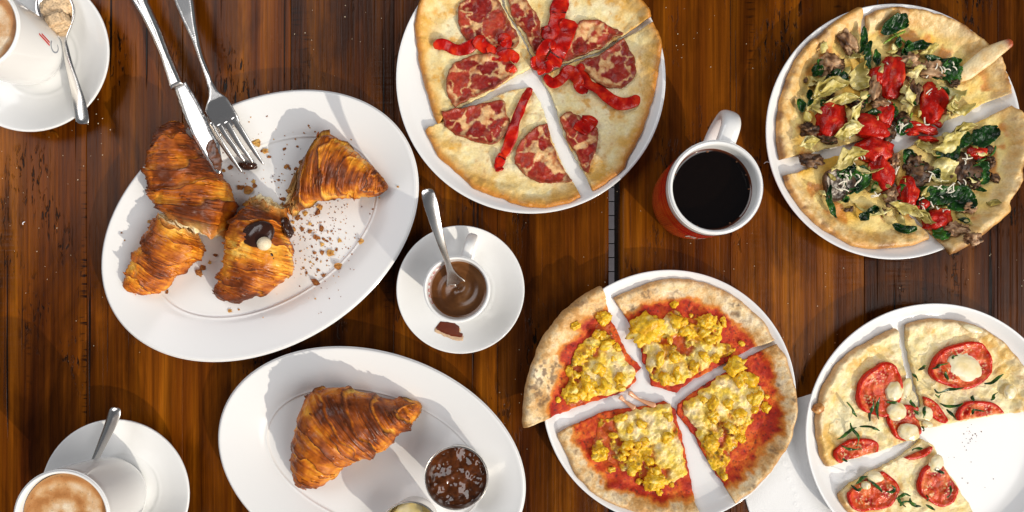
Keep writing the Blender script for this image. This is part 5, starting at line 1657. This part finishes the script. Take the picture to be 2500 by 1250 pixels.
for v in range(7):
    r_ = np.random.default_rng(90 + v)
    n = 9
    aa = np.sort(np.linspace(0, 2 * math.pi, n, endpoint=False) + r_.uniform(-.25, .25, n))
    ro = r_.uniform(.55, 1.15, n)
    ring = np.stack([np.cos(aa) * ro, np.sin(aa) * ro * .8], 1)
    V = []
    for k in range(n):
        V.append((*ring[k], r_.uniform(.0, .55)))
    for k in range(n):
        V.append((*(ring[k] * .5), r_.uniform(.15, .5)))
    V.append((0, 0, .4))
    m_ = len(V)
    Vb = [(x, y, z - .16) for x, y, z in V]
    F = []
    for k in range(n):
        k2 = (k + 1) % n
        F.append([k, k2, n + k2, n + k])
        F.append([n + k, n + k2, 2 * n])
        F.append([m_ + k2, m_ + k, m_ + n + k, m_ + n + k2])
        F.append([m_ + n + k2, m_ + n + k, m_ + 2 * n])
        F.append([k2, k, m_ + k, m_ + k2])
    me = bpy.data.meshes.new("croissant_flake")
    me.from_pydata(V + Vb, [], F)
    t = fbm(np.array(V + Vb) * 1.4, v, 3)
    cc = ramp(np.clip(t * 1.1 + (v - 3) * .10, 0, 1), [(.2, (.72, .42, .11)), (.5, (.50, .20, .035)), (.8, (.24, .07, .014))])
    at = me.color_attributes.new("Col", 'FLOAT_COLOR', 'POINT')
    at.data.foreach_set("color", np.c_[cc, np.ones(len(cc))].astype(np.float32).ravel())
    me.materials.append(M['flake'])
    FL.append(me)
r_ = random.Random(77)
for k, (px, py, r) in enumerate(allf):
    p = W(px, py, .007)
    u = max(r, 2.8) * .5 / 2500 * 1.6
    o = bpy.data.objects.new("croissant_flake", FL[k % 7])
    z = float(OV1[3](p[None])[0])
    hz_ = min(u * .8, .004)
    o.location = (p[0], p[1], z + .0001 + hz_ * .16)
    o.scale = (u, u, hz_)
    o.rotation_euler = (0, 0, r_.uniform(0, 6.28))
    COL.objects.link(o)
    zone = ("below the fork tines" if px < 690 and py < 480 else "between the two left croissant pieces" if px < 560 and py >= 480 else "below the chocolate croissant half" if px < 690
            else "above the croissant tail end" if py < 400 else "left of the croissant tail end" if py < 480 else "under the croissant tail end" if py < 590 else "right of the chocolate croissant half" if px < 850 else "near the right rim")
    size = "large brown" if r > 12 else "small brown" if r > 5 else "tiny brown"
    tag(o, size + " pastry flake on the oval plate " + zone, "flake", size + " loose pastry flakes " + zone)
# fine crumbs: nobody could count them
VV, FF, CC = [], [], []
for k in range(420):
    if k < 260:
        px, py = r_.gauss(775, 45), r_.gauss(560, 70)
    else:
        px, py = r_.gauss(700, 110), r_.gauss(480, 130)
    p = W(px, py, .007)
    q = ((p[0] - OV1[0][0]) ** 2 + (p[1] - OV1[0][1]) ** 2) ** .5
    if q > .105:
        continue
    z = float(OV1[3](p[None])[0])
    u = r_.uniform(.0004, .0011)
    n0 = len(VV)
    a = r_.uniform(0, 6.28)
    for j in range(3):
        VV.append((p[0] + u * math.cos(a + j * 2.1), p[1] + u * math.sin(a + j * 2.1), z + .0002))
    VV.append((p[0], p[1], z + u))
    FF += [[n0, n0 + 1, n0 + 3], [n0 + 1, n0 + 2, n0 + 3], [n0 + 2, n0, n0 + 3], [n0 + 2, n0 + 1, n0]]
    c_ = r_.choice([(.60, .30, .07), (.36, .13, .025), (.20, .06, .015)])
    CC += [c_] * 4
o = mesh_obj("pastry_crumbs", VV, FF, M['flake'], None, col=np.array(CC), smooth=False)
tag(o, "fine brown pastry crumbs scattered on the large oval plate", "crumbs", kind="stuff")

# ------------------------------------------------------------------ cutlery
cK = crop(300, 0, 2.842)
KA, KB = W(*cK([(60, -150)])[0], .012), W(*cK([(690, 1200)])[0], .03)
kax = (KB - KA) / np.linalg.norm(KB - KA)
klen = float(np.linalg.norm(KB - KA))
kside = np.array([-kax[1], kax[0]])
def kz(p):
    t = ((p - KA) @ kax) / klen
    return np.interp(t, [-.2, 0, .55, .8, 1.05], [.004, .010, .027, .034, .036])
knife = empty("table_knife", (KA[0], KA[1], .004), "steel table knife with chocolate smeared blade resting on oval plate", "knife")
hd = WP(cK([(-35, -170), (-10, -90), (40, 0), (120, 120), (200, 260), (270, 400), (330, 555), (352, 620), (368, 640), (450, 600), (440, 580), (405, 512), (330, 360), (260, 200), (200, 80), (160, 0), (130, -90), (110, -170)]), .020)
bl = WP(cK([(346, 598), (440, 830), (500, 960), (560, 1062), (630, 1172), (662, 1214), (692, 1212), (704, 1180), (706, 1130), (690, 1020), (640, 930), (590, 830), (520, 700), (462, 612), (428, 562)]), .030)
def ridge(O, ins, wd):
    return lambda p: np.exp(-((closed_dist(p, O) - ins) / wd) ** 2)
rdh = ridge(hd, .0034, .0008)
rdh2 = ridge(hd, .0052, .0006)
def khz(p):
    d = closed_dist(p, hd)
    t = ((p - KA) @ kax)
    bead = .5 + .5 * np.sin(t * 2 * math.pi / .0024)
    return kz(p) + .0006 + .0036 * (1 - .85 * sstep(.60, .70, t / klen)) * np.sqrt(np.clip(1 - (1 - np.clip(d / .006, 0, 1)) ** 2, 0, 1)) + .0006 * rdh(p) * bead - .0005 * rdh2(p)
pad("handle", hd, lambda p: kz(p) - .001, khz, None, M['steel'], knife, step=.0009)
kbl = pad("blade", bl, lambda p: kz(p), lambda p: kz(p) + .0006 + .0010 * sstep(0, .004, closed_dist(p, bl)), None, M['steel'], knife, step=.0014)
sm = WP(cK([(600, 985), (585, 1040), (612, 1110), (650, 1180), (690, 1190), (700, 1120), (672, 1040), (640, 970)]), .033)
smo = pad("chocolate_smear", sm, lambda p: kz(p) + .0010, lambda p: kz(p) + .0017 + .0010 * fbm(p * 300, 3, 3) * sstep(0, .003, closed_dist(p, sm)), None, M['smear'], kbl, step=.0012, jag=.0012, seed=5)

fork = None
FA, FB = W(*cK([(330, -180)])[0], .01), W(*cK([(890, 1140)])[0], .010)
fax = (FB - FA) / np.linalg.norm(FB - FA)
flen = float(np.linalg.norm(FB - FA))
def fz(p):
    t = ((p - FA) @ fax) / flen
    return np.interp(t, [-.2, 0, .25, .5, .62, .70, .78, .88, 1.02], [.003, .006, .020, .033, .036, .0345, .030, .0235, .012])
fork = empty("table_fork", (FA[0], FA[1], .003), "steel table fork with four tines touching melted chocolate on oval plate", "fork")
fh = WP(cK([(255, -170), (280, -90), (320, 0), (400, 150), (480, 290), (550, 440), (600, 560), (625, 640), (622, 690), (606, 735), (590, 780), (608, 830), (640, 890), (668, 950), (690, 915), (712, 905), (735, 890), (762, 880), (790, 862), (812, 845), (800, 800), (765, 730), (742, 692), (690, 655), (672, 630), (650, 590), (610, 480), (550, 320), (500, 150), (465, 0), (440, -90), (420, -170)]), .028)
rf1 = ridge(fh, .0026, .0007)
def fhz(p):
    d = closed_dist(p, fh)
    t = ((p - FA) @ fax)
    bead = .5 + .5 * np.sin(t * 2 * math.pi / .0024)
    tt = t / flen
    hw = sstep(.60, .50, tt)
    return fz(p) + .0008 + .0022 * hw * np.sqrt(np.clip(1 - (1 - np.clip(d / .005, 0, 1)) ** 2, 0, 1)) + .0006 * hw * rf1(p) * bead + .0006 * sstep(0, .0015, d)
pad("handle", fh, lambda p: fz(p) - .0006, fhz, None, M['steel'], fork, step=.0009)
tines = [[(632, 862), (660, 935), (700, 1010), (750, 1100), (803, 1190)], [(686, 870), (720, 940), (770, 1020), (800, 1075), (828, 1112)], [(734, 852), (770, 925), (810, 1005), (850, 1068), (880, 1118)], [(782, 825), (825, 900), (865, 975), (910, 1060), (953, 1132)]]
for k, tn in enumerate(tines):
    P = WP(cK(tn), .022)
    sweep("tine", np.c_[P, fz(P) + .0006], [.0030, .0030, .0026, .0021, .0009], [.0013, .0013, .0012, .0011, .0006], M['steel'], fork, n=40, seg=14, power=.7)
p = W(*cK([(868, 1148)])[0], .009)
zc = float(OV1[3](p[None])[0])
dr = blob("chocolate_drop", p[0], p[1], zc + .003, .0085, .0045, .0055, -.1, M['choc'], None, [(0, (0, 0, 0)), (1, (0, 0, 0))], seed=15, amp=.3, sub=4)
tag(dr, "melted chocolate drop on the plate at the fork tips", "chocolate")

def spoon(label, stations, surf_z, bowl=None, name="teaspoon", thick=.0016, nv=17, mat='steel', n=120):
    """stations: (x px, y px, z, half width px, dish depth m) from handle end to bowl tip"""
    P = np.array([[*W(s[0], s[1], s[2]), s[2]] for s in stations])
    Hw = np.array([s[3] / 2500 * (CAM_H - s[2]) / CAM_H for s in stations])
    Dp = np.array([s[4] for s in stations])
    Q = catmull(np.c_[P, Hw, Dp], n)
    Q[:, 3] = np.maximum(Q[:, 3], .0003)
    T = np.gradient(Q[:, :2], axis=0)
    T /= np.linalg.norm(T, axis=1)[:, None]
    S = np.stack([-T[:, 1], T[:, 0]], 1)
    v = np.linspace(-1, 1, nv)
    e = np.minimum(1, np.arange(n) / 4.0)
    e = np.sqrt(1 - (1 - e) ** 2) * .95 + .05
    e2 = np.minimum(1, (n - 1 - np.arange(n)) / 5.0)
    e2 = np.sqrt(1 - (1 - e2) ** 2) * .95 + .05
    wd = Q[:, 3] * e * e2
    XY = Q[:, None, :2] + S[:, None] * (wd[:, None] * v[None])[:, :, None]
    Z = Q[:, 2][:, None] - Q[:, 4][:, None] * (1 - v[None] ** 2)
    V = np.concatenate([XY, Z[:, :, None]], 2).reshape(-1, 3)
    o = mesh_obj(name, V, grid_faces(n, nv), M[mat], None, loc=Vector((float(P[:, 0].mean()), float(P[:, 1].mean()), float(P[:, 2].min()))))
    md = o.modifiers.new("thickness", 'SOLIDIFY')
    md.thickness = thick
    md.offset = 0
    tag(o, label, "spoon")
    return o
# spoon standing in the hot chocolate
cE = crop(940, 440, 2.718)
E_ = lambda x, y: cE([(x, y)])[0]
spoon("polished spoon standing in the small cup of hot chocolate",
      [(*E_(284, 62), .108, 12, -.0006), (*E_(287, 95), .108, 16, -.001), (*E_(308, 170), .106, 17, -.001), (*E_(338, 290), .100, 13, -.001), (*E_(372, 410), .089, 9, -.0008), (*E_(408, 520), .074, 6.5, -.0008), (*E_(430, 590), .063, 8, -.0004), (*E_(450, 645), .054, 15, .001), (*E_(470, 690), .047, 25, .0025), (*E_(482, 725), .042, 26, .003), (*E_(490, 765), .038, 10, .001)], None)
cT = crop(0, 0, 3.677)
T_ = lambda x, y: cT([(x, y)])[0]
spTL = spoon("steel spoon holding raw sugar on the top left saucer",
             [(*T_(748, 1112), .0245, 13, -.001), (*T_(742, 1060), .0250, 15.5, -.0015), (*T_(712, 900), .0248, 14, -.0015), (*T_(668, 740), .0230, 11, -.001), (*T_(625, 580), .0215, 8, -.001), (*T_(595, 440), .021, 6, -.001), (*T_(575, 350), .022, 7, 0), (*T_(545, 260), .023, 26, .002), (*T_(515, 160), .0235, 43, .0055), (*T_(485, 60), .024, 46, .007), (*T_(455, -40), .025, 36, .006), (*T_(435, -110), .026, 16, .002)], None, thick=.0018)
p = W(*T_(488, 172), .032)
bm = bmesh.new()
bmesh.ops.create_cube(bm, size=1.0)
bmesh.ops.bevel(bm, geom=bm.edges[:], offset=.16, segments=2, affect='EDGES')
bmesh.ops.subdivide_edges(bm, edges=bm.edges[:], cuts=4, use_grid_fill=True)
V = np.array([v.co[:] for v in bm.verts])
F = [[v.index for v in f.verts] for f in bm.faces]
bm.free()
V = V * np.array([.0185, .0150, .0125])
V = V * (1 + .14 * (fbm(V * 900, 4, 3) - .5))[:, None] * (1 + .10 * (fbm(V * 220, 6, 2) - .5))[:, None]
a = .35
V = np.stack([V[:, 0] * math.cos(a) - V[:, 1] * math.sin(a) + p[0], V[:, 0] * math.sin(a) + V[:, 1] * math.cos(a) + p[1], V[:, 2] + .0268], 1)
sg = mesh_obj("sugar_cube", V, F, M['sugar'], None)
tag(sg, "rough raw sugar cube lying in the spoon, top left", "sugar cube")
p = W(*T_(470, 40), .028)
sg2 = blob("sugar_heap", p[0], p[1], .0220, .0140, .0115, .0085, .4, M['sugar'], None, [(0, (0, 0, 0)), (1, (0, 0, 0))], seed=3, amp=.3, freq=3, sub=4)
tag(sg2, "brown sugar grains heaped behind the cube in the spoon", "sugar", kind="stuff")
cL = crop(0, 980, 4.629)
L_ = lambda x, y: cL([(x, y)])[0]
spoon("steel spoon sticking out behind the cappuccino cup, bottom left",
      [(*L_(1310, 72), .040, 10, -.0008), (*L_(1300, 130), .0395, 14.5, -.0018), (*L_(1245, 280), .036, 13, -.0018), (*L_(1170, 450), .031, 10.5, -.0015), (*L_(1095, 620), .026, 8, -.001), (*L_(1020, 780), .021, 6, -.001), (*L_(960, 900), .0178, 9, 0), (*L_(900, 1010), .0165, 24, .003), (*L_(840, 1110), .0155, 28, .004), (*L_(790, 1200), .0165, 10, .001)], None)

# small litter on the table top
for k, (px, py, L, a, lab) in enumerate([(132, 328, 24, -.5, "thin curled brown shaving on the table below the top left saucer"), (58, 545, 9, 1.1, "tiny white thread on the left table"), (1872, 398, 14, .3, "short pale thread at the left rim of the spinach pizza plate")]):
    p = W(px, py, .001)
    d = np.array([math.cos(a), math.sin(a)]) * L / 2500
    e = np.array([-d[1], d[0]])
    path = [(*(p - d * .5), .0008), (*(p - d * .15 + e * .18), .0012), (*(p + d * .2 + e * .12), .0012), (*(p + d * .5 - e * .1), .0008)]
    o = sweep("table_shaving" if k == 0 else "thread", path, .0011 if k == 0 else .0004, .0004, M['wood'] if k == 0 else M['napkin'], None, n=24, seg=8)
    tag(o, lab, "shaving" if k == 0 else "thread")

# pale specks of salt and flour on the table boards: nobody could count them
VV, FF = [], []
r_ = random.Random(4)
for k in range(150):
    cxp, cyp, sp = r_.choice([(60, 480, 90), (100, 650, 120), (250, 330, 60), (820, 90, 80), (1400, 600, 120), (1760, 600, 70), (1950, 760, 120), (2400, 700, 60), (1690, 100, 60), (1230, 980, 60)])
    p = W(r_.gauss(cxp, sp), r_.gauss(cyp, sp), 0)
    u = r_.uniform(.0003, .0008)
    n0 = len(VV)
    a = r_.uniform(0, 6.28)
    for j in range(3):
        VV.append((p[0] + u * math.cos(a + j * 2.1), p[1] + u * math.sin(a + j * 2.1), .0003))
    VV.append((p[0], p[1], .0003 + u * .8))
    FF += [[n0, n0 + 1, n0 + 3], [n0 + 1, n0 + 2, n0 + 3], [n0 + 2, n0, n0 + 3], [n0 + 2, n0 + 1, n0]]
o = mesh_obj("table_specks", VV, FF, M['nut'], None, smooth=False, loc=Vector((0, 0, 0)))
tag(o, "pale specks scattered over the wooden tables", "crumbs", kind="stuff")

VV, FF = [], []
for k in range(46):
    px, py = (r_.gauss(2372, 14), r_.gauss(1070, 16)) if k < 26 else (r_.gauss(2020, 22), r_.gauss(940, 60)) if k < 38 else (r_.uniform(2300, 2450), r_.uniform(1090, 1200))
    p = W(px, py, .006)
    z = float(PL4[2](p[None])[0])
    u = r_.uniform(.0003, .0009)
    n0 = len(VV)
    a = r_.uniform(0, 6.28)
    for j in range(3):
        VV.append((p[0] + u * math.cos(a + j * 2.1), p[1] + u * math.sin(a + j * 2.1), z + .0001))
    VV.append((p[0], p[1], z + u * .7))
    FF += [[n0, n0 + 1, n0 + 3], [n0 + 1, n0 + 2, n0 + 3], [n0 + 2, n0, n0 + 3], [n0 + 2, n0 + 1, n0]]
o = mesh_obj("plate_specks", VV, FF, M['smear'], None, smooth=False)
tag(o, "dark specks left on the empty part of the tomato pizza plate", "crumbs", kind="stuff")
